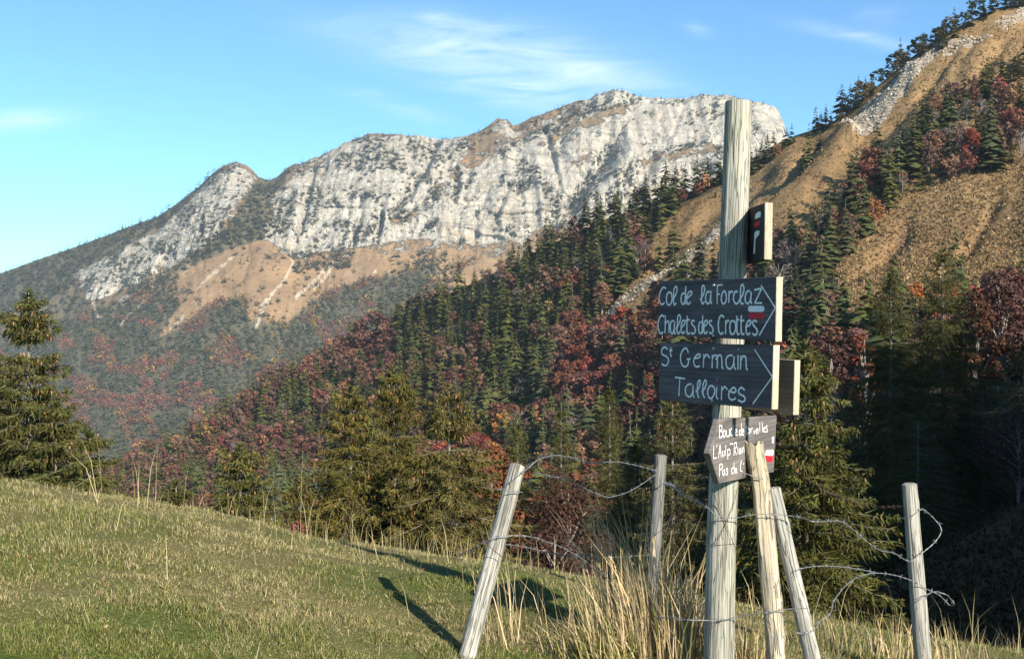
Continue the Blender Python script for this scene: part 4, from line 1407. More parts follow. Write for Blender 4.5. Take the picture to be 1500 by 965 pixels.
def post(name, pts, radii, mat, label, seed, jag=0.0, rough=0.02, sides=20, knots=3, chamfer=0.012, cat='post', group=None):
    """round post through world points (base first); mesh is in the frame of its axis so the grain runs along it"""
    A, Bp = Vector(pts[0]), Vector(pts[-1])
    ax = (Bp - A).normalized()
    q = ax.to_track_quat('Z', 'Y')
    M = Matrix.Translation(A) @ q.to_matrix().to_4x4()
    Mi = M.inverted()
    loc = [np.array(Mi @ Vector(p)) for p in pts]
    L = loc[-1][2]
    n = 70
    r = np.random.default_rng(seed)
    kn = [(r.uniform(.1, .95) * L, r.uniform(0, 6.28), r.uniform(.02, .04)) for _ in range(knots)]
    zs = np.linspace(0, L, n)
    Vv = []
    th = np.arange(sides) * 2 * math.pi / sides
    lz = [p[2] for p in loc]
    for z in zs:
        cxx, cyy = np.interp(z, lz, [p[0] for p in loc]), np.interp(z, lz, [p[1] for p in loc])
        rad = np.interp(z, lz, radii)
        rr = rad * (1 + rough * fbm(np.cos(th) * 1.5, np.sin(th) * 1.5, z * 3, 3, seed) + rough * .6 * fbm(np.cos(th) * 5, np.sin(th) * 5, z * 1.2, 2, seed + 3))
        for kz_, ka, ks in kn:
            dth = np.angle(np.exp(1j * (th - ka)))
            rr = rr + rad * .12 * np.exp(-((z - kz_) / ks) ** 2 - (dth * rad / ks * 1.3) ** 2)
        zz = np.full(sides, z)
        if z > L - 1e-6 and jag:
            zz = zz + jag * fbm(np.cos(th) * 3, np.sin(th) * 3, 0.5, 3, seed + 5)
        Vv.append(np.stack([cxx + rr * np.cos(th), cyy + rr * np.sin(th), zz], -1))
    # chamfered top
    top = Vv[-1]
    cen = top.mean(0)
    Vv.append(cen + (top - cen) * (1 - chamfer / max(radii[-1], .01)) + [0, 0, chamfer * .5])
    Vv.append(cen + (top - cen) * .45 + np.array([0, 0, chamfer * .5]) + (np.array([0, 0, -1.0])[None] * jag * r.uniform(0, .8, (sides, 1)) if jag else 0))
    Va = np.concatenate(Vv)
    nr_ = len(Vv)
    quads = []
    for i in range(nr_ - 1):
        for k in range(sides):
            a, b = i * sides + k, i * sides + (k + 1) % sides
            quads.append((a, b, b + sides, a + sides))
    T = []
    for a, b, c, d in quads:
        T += [(a, b, c), (a, c, d)]
    Va = np.concatenate([Va, [cen + np.array([0, 0, chamfer * .5 - jag * .3])]])
    e = (nr_ - 1) * sides
    T += [(e + k, e + (k + 1) % sides, len(Va) - 1) for k in range(sides)]
    me = mesh_np(name, Va, T, mat, smooth=True)
    me.set_sharp_from_angle(angle=R(50))
    o = link(name, me)
    o.matrix_world = M
    return tag(o, label, cat, group)


# sign post
signpost = post('sign_post', [px(1051, 1075, 5.0), px(1056, 800, 5.0), px(1070, 480, 5.0), px(1082, 150, 5.0)], [.0705, .0675, .064, .060], POSTG, 'tall round wooden signpost carrying the trail boards', 5, rough=.012, sides=28, chamfer=.004)
GRP = 'fence posts along the crest'
logp = post('split_log', [px(1143, 1080, 4.87), px(1136, 930, 4.90), px(1124, 808, 4.93), px(1113, 700, 4.965), px(1104, 649, 4.98)], [.0415, .0415, .0425, .042, .045], LOGM, 'pale split log with a ragged torn top, leaning before the signpost', 8, jag=.022, rough=.14, sides=22, knots=7, chamfer=.004, group=GRP)
postb = post('fence_post', [px(1207, 1060, 4.86), px(1190, 965, 4.86), px(1133, 715, 4.95)], [.0375, .037, .032], POSTM, 'smooth pale fence post leaning against the split log', 9, rough=.03, group=GRP)
postc = post('fence_post', [px(1357, 1050, 5.7), px(1352, 965, 5.7), px(1332, 709, 5.7)], [.0435, .0435, .037], POSTM, 'upright sunlit fence post standing alone at the right', 10, rough=.03, group=GRP)
postd = post('fence_post', [px(662, 1040, 4.85), px(683, 965, 4.9), px(758, 682, 5.2)], [.041, .041, .0385], POSTM, 'strongly leaning fence post left of the straw tussock', 11, rough=.05, group=GRP)
poste = post('fence_post', [px(948, 930, 7.0), px(957, 833, 7.0), px(968, 667, 7.0)], [.042, .042, .041], mat_post('shade toned post', (0.27, 0.26, 0.245), (0.14, 0.133, 0.12)), 'fence post toned darker for shade, standing behind the straw tussock', 12, rough=.03, group=GRP)  # shade on the rear post put into a darker wood tone

SP = Vector(px(1066, 560, 5.0))              # signpost axis about board height


class Plane:
    def __init__(s, Q, n, d):
        s.Q, s.n, s.d = Vector(Q), Vector(n).normalized(), Vector(d).normalized()
        s.up = s.d.cross(-s.n) if s.d.cross(-s.n).z > 0 else s.d.cross(s.n)
        s.M = Matrix((( s.d.x, -s.n.x, s.up.x, s.Q.x), (s.d.y, -s.n.y, s.up.y, s.Q.y), (s.d.z, -s.n.z, s.up.z, s.Q.z), (0, 0, 0, 1)))

    def loc(s, u, v):
        """photograph pixel -> (x, z) on the board face"""
        ray = px(u, v, 1.0)
        t = s.Q.dot(s.n) / ray.dot(s.n)
        w_ = ray * t - s.Q
        return np.array([w_.dot(s.d), w_.dot(s.up)])


def board(name, pl, corners, thick, mat, endmat, label, end_faces=(), cat='signboard', group='trail signboards on the post'):
    """corners: photo pixels of the front face, anticlockwise from lower left"""
    c = np.array([pl.loc(*q) for q in corners])
    n = len(c)
    cen = c.mean(0)
    ch = 0.003
    inner = cen + (c - cen) * (1 - ch / np.linalg.norm(c - cen, axis=1, keepdims=True))
    rings = [(inner, 0.0), (c, ch), (c, thick - ch), (inner, thick)]
    V_ = []
    for q, y in rings:
        V_ += [(a, y, b) for a, b in q]
    me = bpy.data.meshes.new(name)
    faces = [tuple(range(n))] + [tuple(reversed(range(3 * n, 4 * n)))]
    mi = [0, 0]
    for r_ in range(3):
        for k_ in range(n):
            a, b = r_ * n + k_, r_ * n + (k_ + 1) % n
            faces.append((b, a, a + n, b + n))
            mi.append(1 if k_ in end_faces else 0)
    me.from_pydata(V_, [], faces)
    me.materials.append(mat)
    me.materials.append(endmat)
    me.polygons.foreach_set('material_index', mi)
    me.update()
    o = link(name, me)
    o.matrix_world = pl.M
    tag(o, label, cat, group)
    return o


def smooth_line(p, k=4):
    p = [np.asarray(q, float) for q in p]
    if len(p) < 3:
        return p
    out = []
    for i in range(len(p) - 1):
        p0, p1, p2, p3 = p[max(i - 1, 0)], p[i], p[i + 1], p[min(i + 2, len(p) - 1)]
        for j in range(k):
            t = j / k
            out.append(.5 * ((2 * p1) + (-p0 + p2) * t + (2 * p0 - 5 * p1 + 4 * p2 - p3) * t * t + (-p0 + 3 * p1 - 3 * p2 + p3) * t ** 3))
    return out + [p[-1]]


def lettering(o, pl, strokes, width, mat, off=0.0011, sharp=False):
    """painted routed strokes: ribbons with a slightly rounded back lying on the board"""
    V_, T_ = [], []
    for st_ in strokes:
        q = [pl.loc(u, v) for u, v in st_]
        if len(q) == 1:
            q = [q[0] - [.0015, 0], q[0] + [.0015, 0]]
        if not sharp:
            q = smooth_line(q)
        b0 = len(V_)
        m = len(q)
        for i, p in enumerate(q):
            d = q[min(i + 1, m - 1)] - q[max(i - 1, 0)]
            d = d / (np.linalg.norm(d) + 1e-9)
            nn = np.array([-d[1], d[0]])
            wq = width * (0.86 if i in (0, m - 1) else 1.0) * (1 + .18 * math.sin(i * 2.1 + b0))
            V_ += [(p[0] + nn[0] * wq, -.0002, p[1] + nn[1] * wq), (p[0], -off, p[1]), (p[0] - nn[0] * wq, -.0002, p[1] - nn[1] * wq)]
        for i in range(m - 1):
            a = b0 + 3 * i
            T_ += [(a, a + 1, a + 4), (a, a + 4, a + 3), (a + 1, a + 2, a + 5), (a + 1, a + 5, a + 4)]
    me = mesh_np('lettering', V_, T_, mat)
    l = link('lettering', me, o)
    l['kind'] = 'stuff'
    return l


def patch(o, pl, corners, mat, name, off=.0010):
    c = [pl.loc(u, v) for u, v in corners]
    n = len(c)
    me = bpy.data.meshes.new(name)
    me.from_pydata([(a, -off, b) for a, b in c] + [(a, 0.0002, b) for a, b in c], [], [tuple(range(n))] + [(k_, (k_ + 1) % n, (k_ + 1) % n + n, k_ + n) for k_ in range(n)])
    me.materials.append(mat)
    return link(name, me, o)


def bolt(o, pl, u, v, r_=.0085):
    c = pl.loc(u, v)
    g = Geo()
    g.tube([(c[0], .004, c[1]), (c[0], -.003, c[1]), (c[0], -.0065, c[1])], [r_, r_, r_ * .55], 12, (1, 1, 1))
    V_, T_, _ = g.arrays()
    link('bolt', mesh_np('bolt', V_, T_, BOLTM, smooth=False), o)


def crop(x0, y0, s=9.65):
    return lambda *pts: [(x0 + X / s, y0 + Y / s) for X, Y in pts]


dA = Vector((0.50, -0.866, 0))
nA = Vector((-0.866, -0.50, 0))
T1 = .036
pl1 = Plane(SP + nA * (.063 + T1) + Vector((0.005, 0, 0)), nA, dA)
A, Bq, Cq, Dq = crop(955, 400), crop(1050, 400), crop(955, 500), crop(1050, 500)
b1 = board('direction_sign', pl1, [(963, 490), (1136.5, 500), (1138, 405.5), (966.5, 412)], T1, DARKB, ENDM, 'upper dark board lettered Col de la Forclaz and Chalets des Crottes', end_faces=(1,))
lettering(b1, pl1, [A((200, 220), (165, 200), (130, 240), (105, 320), (110, 400), (140, 445), (180, 415)), A((245, 265), (215, 300), (205, 370), (220, 440), (260, 440), (285, 370), (275, 290), (245, 265)),
                    A((290, 375), (330, 320), (355, 240), (345, 190), (315, 220), (305, 320), (305, 410), (320, 450), (345, 420)), A((470, 290), (430, 290), (412, 350), (420, 420), (445, 440), (465, 400), (475, 330)),
                    A((478, 180), (475, 300), (470, 400), (480, 440)), A((490, 360), (550, 310), (565, 270), (535, 260), (500, 310), (490, 380), (510, 440), (550, 405)),
                    A((680, 380), (720, 320), (745, 240), (735, 180), (710, 190), (705, 290), (700, 390), (715, 435), (745, 400)), A((820, 265), (780, 270), (760, 330), (765, 400), (790, 435), (820, 400), (830, 320), (835, 250)),
                    A((832, 320), (830, 400), (850, 435)), Bq((8, 170), (5, 440)), Bq((0, 175), (85, 165)), Bq((8, 300), (45, 295)),
                    Bq((105, 250), (75, 290), (65, 360), (75, 420), (105, 430), (135, 380), (130, 290), (105, 250)), Bq((175, 250), (170, 420)), Bq((170, 310), (200, 260), (230, 275)),
                    Bq((300, 270), (265, 260), (240, 310), (238, 380), (265, 430), (300, 420), (325, 370)), Bq((325, 370), (365, 310), (385, 220), (365, 160), (340, 200), (335, 320), (335, 400), (355, 435), (380, 420)),
                    Bq((470, 250), (430, 260), (405, 320), (405, 400), (440, 430), (475, 380), (485, 300), (485, 260)), Bq((482, 330), (480, 400), (500, 430))], .0043, WHITEM)
lettering(b1, pl1, [Bq((530, 240), (635, 215)), Bq((635, 215), (535, 425)), Bq((535, 425), (640, 420))], .0043, WHITEM, sharp=True)
lettering(b1, pl1, [A((175, 620), (140, 595), (105, 640), (85, 720), (95, 800), (125, 855), (160, 830)), A((190, 590), (185, 850)), A((190, 720), (215, 680), (240, 700), (240, 850)),
                    A((310, 670), (270, 690), (260, 760), (270, 840), (295, 850), (315, 780), (320, 680)), A((318, 780), (320, 850), (335, 850)), A((335, 790), (380, 720), (405, 640), (390, 590), (365, 620), (360, 740), (355, 820), (375, 855), (400, 820)),
                    A((415, 770), (455, 730), (470, 680), (440, 670), (415, 730), (415, 820), (440, 850), (465, 820)), A((500, 600), (495, 820), (515, 860), (535, 840)), A((480, 670), (540, 655)),
                    A((605, 680), (575, 670), (560, 710), (600, 760), (615, 810), (590, 855), (550, 845)), A((710, 690), (675, 700), (660, 770), (670, 840), (695, 850), (710, 800), (715, 700)), A((718, 590), (715, 850)),
                    A((735, 760), (775, 720), (785, 680), (760, 670), (735, 720), (735, 820), (755, 855), (785, 820)), A((850, 680), (825, 670), (810, 710), (850, 760), (865, 810), (845, 850), (810, 840)),
                    Bq((105, 630), (70, 595), (35, 640), (22, 730), (30, 820), (60, 860), (95, 835)), Bq((125, 660), (125, 865)), Bq((125, 730), (150, 670), (180, 680)),
                    Bq((215, 670), (190, 710), (185, 790), (200, 855), (240, 855), (265, 790), (260, 700), (215, 670)), Bq((285, 600), (285, 820), (305, 865), (325, 850)), Bq((270, 665), (320, 655)),
                    Bq((348, 590), (345, 820), (370, 865), (390, 850)), Bq((330, 680), (390, 665)), Bq((405, 755), (465, 735), (480, 680), (450, 670), (420, 730), (415, 820), (440, 870), (475, 840)),
                    Bq((570, 690), (530, 670), (505, 710), (555, 780), (575, 820), (550, 875), (505, 855))], .0043, WHITEM)
lettering(b1, pl1, [Bq((625, 170), (826, 490)), Bq((826, 490), (600, 880))], .0036, WHITEM, sharp=True).name = 'arrow'
patch(b1, pl1, Bq((470, 548), (650, 548), (672, 530), (672, 480), (650, 462), (465, 462), (445, 480), (445, 530)), WHITEM, 'white_blaze')
patch(b1, pl1, Bq((458, 648), (668, 640), (672, 560), (455, 565)), REDM, 'red_blaze')
bolt(b1, pl1, 1046, 418)
bolt(b1, pl1, 1045.5, 491.5)
pl2 = Plane(SP + nA * (.064 + T1) + Vector((0.002, 0, 0)), nA, dA)
b2 = board('direction_sign', pl2, [(964, 585), (1131, 599.5), (1133.5, 505.5), (967, 502)], T1, DARKB, ENDM, 'lower dark board lettered St Germain and Talloires', end_faces=(1,))
lettering(b2, pl2, [Cq((225, 110), (180, 80), (140, 120), (145, 180), (200, 210), (235, 250), (220, 320), (180, 340), (140, 315)), Cq((268, 80), (262, 180), (280, 215)), Cq((245, 130), (290, 125)),
                    Cq((515, 160), (490, 100), (450, 105), (410, 180), (405, 260), (430, 335), (475, 355), (510, 320), (520, 250)), Cq((490, 250), (550, 245)), Cq((590, 240), (660, 230), (685, 200), (660, 175), (610, 220), (590, 290), (620, 355), (680, 345)),
                    Cq((735, 175), (725, 370)), Cq((730, 250), (770, 185), (820, 235)), Cq((855, 185), (850, 375)), Cq((850, 240), (890, 195), (925, 220), (920, 380)), Dq((-15, 260), (25, 200), (60, 200), (72, 270), (75, 360), (95, 385)),
                    Dq((225, 200), (185, 195), (140, 230), (130, 300), (150, 370), (195, 385), (235, 320), (245, 210)), Dq((243, 300), (250, 370), (275, 395)), Dq((300, 190), (300, 395)), Dq((308, 115),), Dq((340, 195), (335, 400)),
                    Dq((340, 270), (375, 205), (410, 230), (415, 320), (420, 385), (440, 400))], .0041, WHITEM)
lettering(b2, pl2, [Cq((325, 505), (470, 525)), Cq((395, 520), (380, 770)), Cq((560, 600), (510, 610), (475, 660), (480, 740), (520, 780), (560, 760), (580, 690), (580, 610)), Cq((580, 690), (585, 770), (600, 790)),
                    Cq((620, 710), (665, 650), (685, 580), (670, 545), (645, 600), (645, 700), (650, 770), (670, 790)), Cq((705, 720), (745, 660), (770, 590), (755, 545), (725, 600), (720, 700), (730, 770), (750, 795)),
                    Cq((830, 620), (795, 670), (790, 740), (815, 800), (855, 790), (885, 720), (880, 650), (830, 620)), Cq((918, 640), (910, 770), (935, 815)), Cq((920, 545),), Dq((70, 630), (65, 825)), Dq((65, 700), (110, 640), (150, 680)),
                    Dq((165, 700), (250, 720), (270, 680), (235, 650), (180, 710), (170, 780), (210, 825), (270, 800)), Dq((395, 690), (350, 650), (310, 690), (320, 740), (380, 770), (400, 820), (360, 855), (300, 825))], .0041, WHITEM)
lettering(b2, pl2, [Dq((535, 115), (785, 500)), Dq((785, 500), (510, 880))], .0032, WHITEM, sharp=True).name = 'arrow'
bolt(b2, pl2, 1046, 510.5)
bolt(b2, pl2, 1043.5, 586.5)
# board on the far side of the post, its bare side towards us
pl3 = Plane(SP - nA * .062 + Vector((0, 0, 0)), nA, dA)
board('direction_sign', pl3, [(1000, 588), (1162.5, 607.5), (1164.5, 527.5), (1003, 516)], .034, BROWNB, ENDM, 'brown board on the back of the post, seen past the lower dark board', end_faces=(1,))
# small board high on the right
d4 = Vector((0.02, -1, 0)).normalized()
n4 = Vector((-1, -0.02, 0)).normalized()
pl4 = Plane(px(1097, 345, 4.98), n4, d4)
b4 = board('direction_sign', pl4, [(1094, 387), (1119.5, 380), (1120.5, 297), (1094.5, 306)], .034, mat_board('small dark board', (0.05, 0.035, 0.032), (0.028, 0.02, 0.018)), ENDM, 'small dark board with a turn mark high on the right side of the post', end_faces=(1,))
E4 = crop(1030, 130, 3.577)
patch(b4, pl4, E4((272, 684), (301, 672), (303, 645), (290, 645), (275, 658)), WHITEM, 'white_blaze')
patch(b4, pl4, E4((268, 728), (296, 715), (297, 690), (268, 705)), REDM, 'red_blaze')
patch(b4, pl4, E4((265, 866), (272, 862), (274, 790), (283, 776), (293, 766), (296, 745), (281, 744), (270, 756)), WHITEM, 'turn_mark')
# arrow board pointing left, in the sun
d5, n5 = Vector((0.5, 0.866, 0)), Vector((0.866, -0.5, 0))
SP5 = Vector(px(1060, 660, 5.0))
T5 = .030
pl5 = Plane(SP5 + n5 * (.066 + T5), n5, d5)
E = crop(1030, 610)
b5 = board('direction_sign', pl5, E((230, 945), (1000, 780), (1040, -15), (235, 35), (95, 520)), T5, GREYB, GREYB, 'grey arrow board pointing left, lettered Boucle and L Aulp, behind the split log')
lettering(b5, pl5, [E((230, 120), (230, 300)), E((230, 125), (265, 135), (260, 190), (232, 205)), E((232, 205), (270, 215), (268, 280), (230, 300)), E((295, 190), (280, 240), (290, 290), (310, 270), (312, 210), (295, 190)),
                    E((330, 190), (330, 265), (350, 280), (370, 255), (370, 170)), E((370, 255), (376, 275)), E((405, 165), (388, 190), (388, 250), (410, 265)), E((430, 110), (425, 240), (440, 260)),
                    E((450, 225), (478, 210), (470, 180), (450, 200), (455, 255), (485, 260)), E((535, 190), (515, 200), (510, 255), (530, 260), (540, 220)), E((540, 90), (540, 265)), E((550, 220), (575, 205), (565, 175), (550, 200), (553, 250), (575, 255)),
                    E((610, 120), (610, 235), (630, 245)), E((598, 155), (630, 150)), E((645, 165), (635, 210), (650, 235), (662, 200), (645, 165)), E((675, 160), (675, 230)), E((675, 180), (700, 160)), E((712, 195), (724, 245)), E((724, 245), (736, 190)),
                    E((752, 205), (778, 195), (770, 170), (750, 190), (755, 235), (780, 230)), E((800, 80), (800, 225)), E((835, 75), (835, 220)), E((855, 180), (875, 170), (865, 150), (852, 180), (858, 215), (878, 210)),
                    E((905, 130), (888, 140), (905, 180), (905, 210), (885, 220))], .0027, WHITEM)
lettering(b5, pl5, [E((150, 410), (145, 590)), E((145, 590), (185, 580)), E((197, 400), (190, 440)), E((215, 580), (240, 400)), E((240, 400), (255, 570)), E((222, 510), (250, 500)), E((275, 480), (275, 550), (295, 550), (298, 470)), E((320, 400), (318, 550)),
                    E((345, 460), (348, 605)), E((345, 470), (375, 460), (378, 530), (348, 545)), E((375, 388), (420, 382)), E((440, 370), (435, 550)), E((440, 375), (470, 370), (468, 430), (440, 455)), E((440, 455), (470, 540)), E((490, 430), (490, 530)),
                    E((520, 450), (508, 480), (515, 525), (530, 510), (532, 440)), E((532, 440), (538, 520)), E((555, 440), (552, 520)), E((555, 450), (575, 440), (578, 510)), E((600, 430), (598, 510))], .0027, WHITEM)
lettering(b5, pl5, [E((230, 680), (230, 850)), E((230, 680), (265, 670), (268, 730), (232, 750)), E((285, 750), (272, 790), (285, 830), (300, 800), (300, 740)), E((300, 740), (308, 825)), E((345, 730), (325, 740), (345, 780), (340, 815), (320, 820)),
                    E((425, 720), (405, 740), (405, 800), (425, 800)), E((435, 650), (438, 800)), E((450, 770), (475, 755), (465, 730), (450, 750), (455, 795), (478, 785)), E((545, 620), (528, 690), (530, 760), (550, 770)), E((575, 650), (570, 680))], .0027, WHITEM)
patch(b5, pl5, E((880, 545), (975, 552), (992, 535), (990, 475), (975, 465), (890, 475)), WHITEM, 'white_blaze')
patch(b5, pl5, E((885, 600), (905, 640), (960, 645), (985, 620), (980, 556), (880, 550)), REDM, 'red_blaze')
patch(b5, pl5, E((975, 375), (995, 372), (1000, 285), (985, 280), (972, 320)), WHITEM, 'paint_fleck')


# ------------------------------------------------------------------ barbed wire
def wire(pts, Ys, label, mat=WIREM, r_=.0013, barbs=True, twist=.0016, name='barbed_wire', group='barbed wires of the broken fence'):
    Yv = np.interp(np.linspace(0, 1, len(pts)), np.linspace(0, 1, len(Ys)), Ys)
    P_ = smooth_line([np.array(px(u, v, y)) for (u, v), y in zip(pts, Yv)], 6)
    # even steps
    P_ = np.array(P_)
    seg = np.r_[0, np.cumsum(np.linalg.norm(np.diff(P_, axis=0), axis=1))]
    n = max(8, int(seg[-1] / .012))
    ss = np.linspace(0, seg[-1], n)
    Q = np.stack([np.interp(ss, seg, P_[:, k_]) for k_ in range(3)], -1)
    g = Geo()
    d = np.gradient(Q, axis=0)
    d /= np.linalg.norm(d, axis=1, keepdims=True)
    a = np.cross(d, [0.1, 1.0, 0.05])
    a /= np.linalg.norm(a, axis=1, keepdims=True)
    b = np.cross(d, a)
    if twist:
        ph = ss / .07 * 2 * math.pi
        for k_ in (0, math.pi):
            off = (np.cos(ph + k_)[:, None] * a + np.sin(ph + k_)[:, None] * b) * twist
            g.tube(list(Q + off), r_, 4, (1, 1, 1), True)
    else:
        g.tube(list(Q), r_, 4, (1, 1, 1), True)
    V_, T_, _ = g.arrays()
    o = link(name, mesh_np(name, V_, T_, mat, smooth=True))
    tag(o, label, 'wire', group)
    if barbs:
        g = Geo()
        r2 = np.random.default_rng(len(pts) * 7 + n)
        for s_ in np.arange(.05, seg[-1], .11):
            i = min(int(s_ / seg[-1] * n), n - 1)
            c = Q[i]
            th = np.linspace(0, 4 * math.pi, 13)
            coil = [c + d[i] * (t / 40 - .15) * .05 + (math.cos(t) * a[i] + math.sin(t) * b[i]) * .0048 for t in th]
            g.tube(coil, .0013, 3, (1, 1, 1))
            for k_ in range(4):
                t = r2.uniform(0, 6.28)
                e = (math.cos(t) * a[i] + math.sin(t) * b[i]) * .017 + d[i] * r2.uniform(-.012, .012)
                g.tube([c, c + e], [.0014, .0006], 3, (1, 1, 1))
        V_, T_, _ = g.arrays()
        tag(link('barbs', mesh_np('barbs', V_, T_, mat), o), kind='stuff')
    return o


wire([(738, 715), (752, 702), (769, 689), (787, 674), (802, 669), (816, 667), (842, 671), (868, 678), (901, 676), (934, 682), (957, 688), (962, 690)], [5.12, 5.1, 5.4, 6.2, 6.95], 'top wire arching from the leaning post to the shaded post')
wire([(972, 708), (985, 711), (1000, 724), (1020, 733), (1037, 744), (1052, 756), (1078, 758), (1094, 755), (1110, 753), (1128, 753), (1148, 754), (1175, 758), (1195, 764), (1229, 763), (1249, 775), (1273, 795), (1290, 806), (1310, 810), (1333, 822), (1350, 810), (1370, 793), (1379, 775), (1367, 758), (1354, 747), (1345, 746)],
     [6.95, 5.5, 4.92, 4.90, 4.88, 4.87, 4.80, 5.2, 5.3, 5.6, 5.66, 5.7, 5.66], 'long wire sagging from the shaded post past the signpost and looping round the right post')
wire([(784, 692), (797, 695), (810, 698), (823, 701), (836, 705), (849, 711), (862, 718), (877, 724), (891, 728), (906, 725), (921, 720), (940, 709), (953, 700), (960, 696)], [5.6, 6.0, 6.5, 6.95], 'second wire sagging below the top wire towards the shaded post')
wire([(715, 790), (728, 787), (741, 785), (756, 784), (771, 785), (787, 788), (803, 794), (820, 800), (836, 808), (852, 818), (868, 830), (880, 840), (892, 850)], [5.02, 5.05, 5.3, 5.7], 'lower wire bending down from the leaning post into the tussock')
wire([(741, 797), (757, 799), (774, 802), (792, 806), (810, 810), (826, 813), (842, 815), (865, 816), (888, 816), (930, 814), (955, 812)], [5.15, 5.6, 6.3, 6.95], 'lowest straight wire behind the tussock stalks')
wire([(712, 792), (704, 797), (695, 803), (680, 809), (664, 818)], [5.0, 5.4], 'short wire end left of the leaning post')
wire([(703, 780), (712, 794), (718, 801), (726, 808), (738, 817)], [5.0, 4.95, 4.98], 'plain wire wrapped round the leaning post', r_=.0018, barbs=False, twist=0, name='wire', mat=RUSTM)
wire([(724, 715), (734, 717), (745, 718), (757, 720), (766, 721)], [5.1, 5.07, 5.13], 'plain wire tied across the top of the leaning post', r_=.0016, barbs=False, name='wire')
wire([(960, 903), (980, 904), (1005, 907), (1030, 908), (1057, 908), (1078, 903), (1097, 900), (1115, 897), (1132, 895), (1148, 892), (1170, 891), (1185, 890)], [5.1, 4.92, 4.92, 4.90, 4.85, 4.84, 4.80], 'low wire crossing the foot of the signpost and the split log')
wire([(1163, 924), (1172, 927), (1183, 926), (1194, 921), (1202, 909), (1216, 899), (1219, 889), (1222, 879), (1236, 860), (1247, 851), (1259, 844), (1283, 839), (1310, 842), (1333, 849), (1346, 855), (1357, 862), (1377, 872), (1391, 886), (1398, 884), (1391, 875), (1387, 871), (1370, 866), (1354, 872)],
     [4.81, 4.81, 4.95, 5.2, 5.4, 5.6, 5.65, 5.7, 5.6, 5.62], 'low wire from the leaning pale post to the right post, ending in a loop')
wire([(1166, 835), (1180, 831), (1198, 829), (1216, 829), (1232, 830), (1249, 832), (1266, 835), (1283, 838)], [4.85, 5.1, 5.4], 'short wire joining the low wire right of the leaning pale post')
wire([(1325, 742), (1310, 741), (1293, 742), (1266, 740), (1248, 734), (1229, 727), (1200, 712), (1180, 700)], [5.66, 6.5, 8.5], 'thin wire running left from the right post towards the sunlit spruce', mat=RUSTM)
wire([(1318, 758), (1326, 759), (1336, 756), (1346, 748), (1352, 744)], [5.68, 5.64, 5.68], 'wire tie round the top of the right post', barbs=False, name='wire')
wire([(1334, 883), (1341, 882), (1352, 875), (1362, 869)], [5.68, 5.64, 5.68], 'wire tie low on the right post', barbs=False, name='wire')
wire([(920, 812), (950, 790), (980, 768), (1003, 750), (1024, 734), (1045, 720), (1067, 709), (1076, 704)], [6.0, 5.5, 4.93], 'thin dark stay wire slanting down from the arrow board into the tussock', mat=RUSTM, r_=.0016, barbs=False, twist=0, name='wire')
wire([(1044, 715), (1052, 740), (1062, 765), (1072, 790), (1078, 805)], [4.94, 4.925, 4.93], 'rusty wire crossing the signpost below the arrow board', mat=RUSTM, r_=.0014, barbs=False, twist=0, name='wire')
wire([(1080, 715), (1074, 740), (1064, 765), (1052, 790), (1046, 802)], [4.94, 4.925, 4.93], 'rusty wire crossing the other way below the arrow board', mat=RUSTM, r_=.0014, barbs=False, twist=0, name='wire')
wire([(1040, 797), (1052, 798), (1066, 797), (1077, 796)], [4.95, 4.925, 4.95], 'thin tie round the middle of the signpost', mat=RUSTM, r_=.0012, barbs=False, twist=0, name='wire')
wire([(1072, 685), (1080, 690), (1090, 693), (1100, 696), (1108, 700), (1118, 701)], [4.96, 4.94, 4.92, 4.91], 'short twisted wire end beside the split log over the arrow board', r_=.0018, name='wire', barbs=False)


# ------------------------------------------------------------------ grass
def blades(x, y, length, width, lean, tones, seed, segs=2, z=None, dirs=None):
    """tapering blades, two segments each; returns V, T, C"""
    r = np.random.default_rng(seed)
    n = len(x)
    z = meadow_z(x, y) if z is None else z
    th = r.uniform(0, 2 * np.pi, n) if dirs is None else dirs
    fx, fy = np.cos(th), np.sin(th)
    ph = r.uniform(0, 2 * np.pi, n)
    wx, wy = np.cos(ph) * width / 2, np.sin(ph) * width / 2
    b = np.stack([x, y, z - .004], -1)
    mid = b + np.stack([fx * lean * length * .35, fy * lean * length * .35, length * .58 * np.sqrt(np.maximum(1 - .3 * lean ** 2, .1))], -1)
    tip = b + np.stack([fx * lean * length, fy * lean * length, length * np.sqrt(np.maximum(1 - lean ** 2 * .9, .05))], -1)
    wv = np.stack([wx, wy, np.zeros(n)], -1)
    Vv = np.stack([b - wv, b + wv, mid + wv * .7, mid - wv * .7, tip], 1)
    base = np.arange(n)[:, None] * 5
    T = np.stack([base + [0, 1, 2], base + [0, 2, 3], base + [3, 2, 4]], 1).reshape(-1, 3)
    C = np.repeat(tones[:, None], 5, 1)
    return Vv.reshape(-1, 3), T, C.reshape(-1, 3)


def tones(n, green, r):
    a = np.array([[.088, .115, .022], [.122, .132, .032], [.072, .095, .022], [.16, .145, .042]])
    b = np.array([[.29, .235, .115], [.23, .19, .085], [.34, .285, .16], [.19, .16, .075]])
    pick = r.random(n) < green
    c = np.where(pick[:, None], a[r.integers(0, 4, n)], b[r.integers(0, 4, n)])
    return c * r.uniform(.78, 1.5, (n, 1))


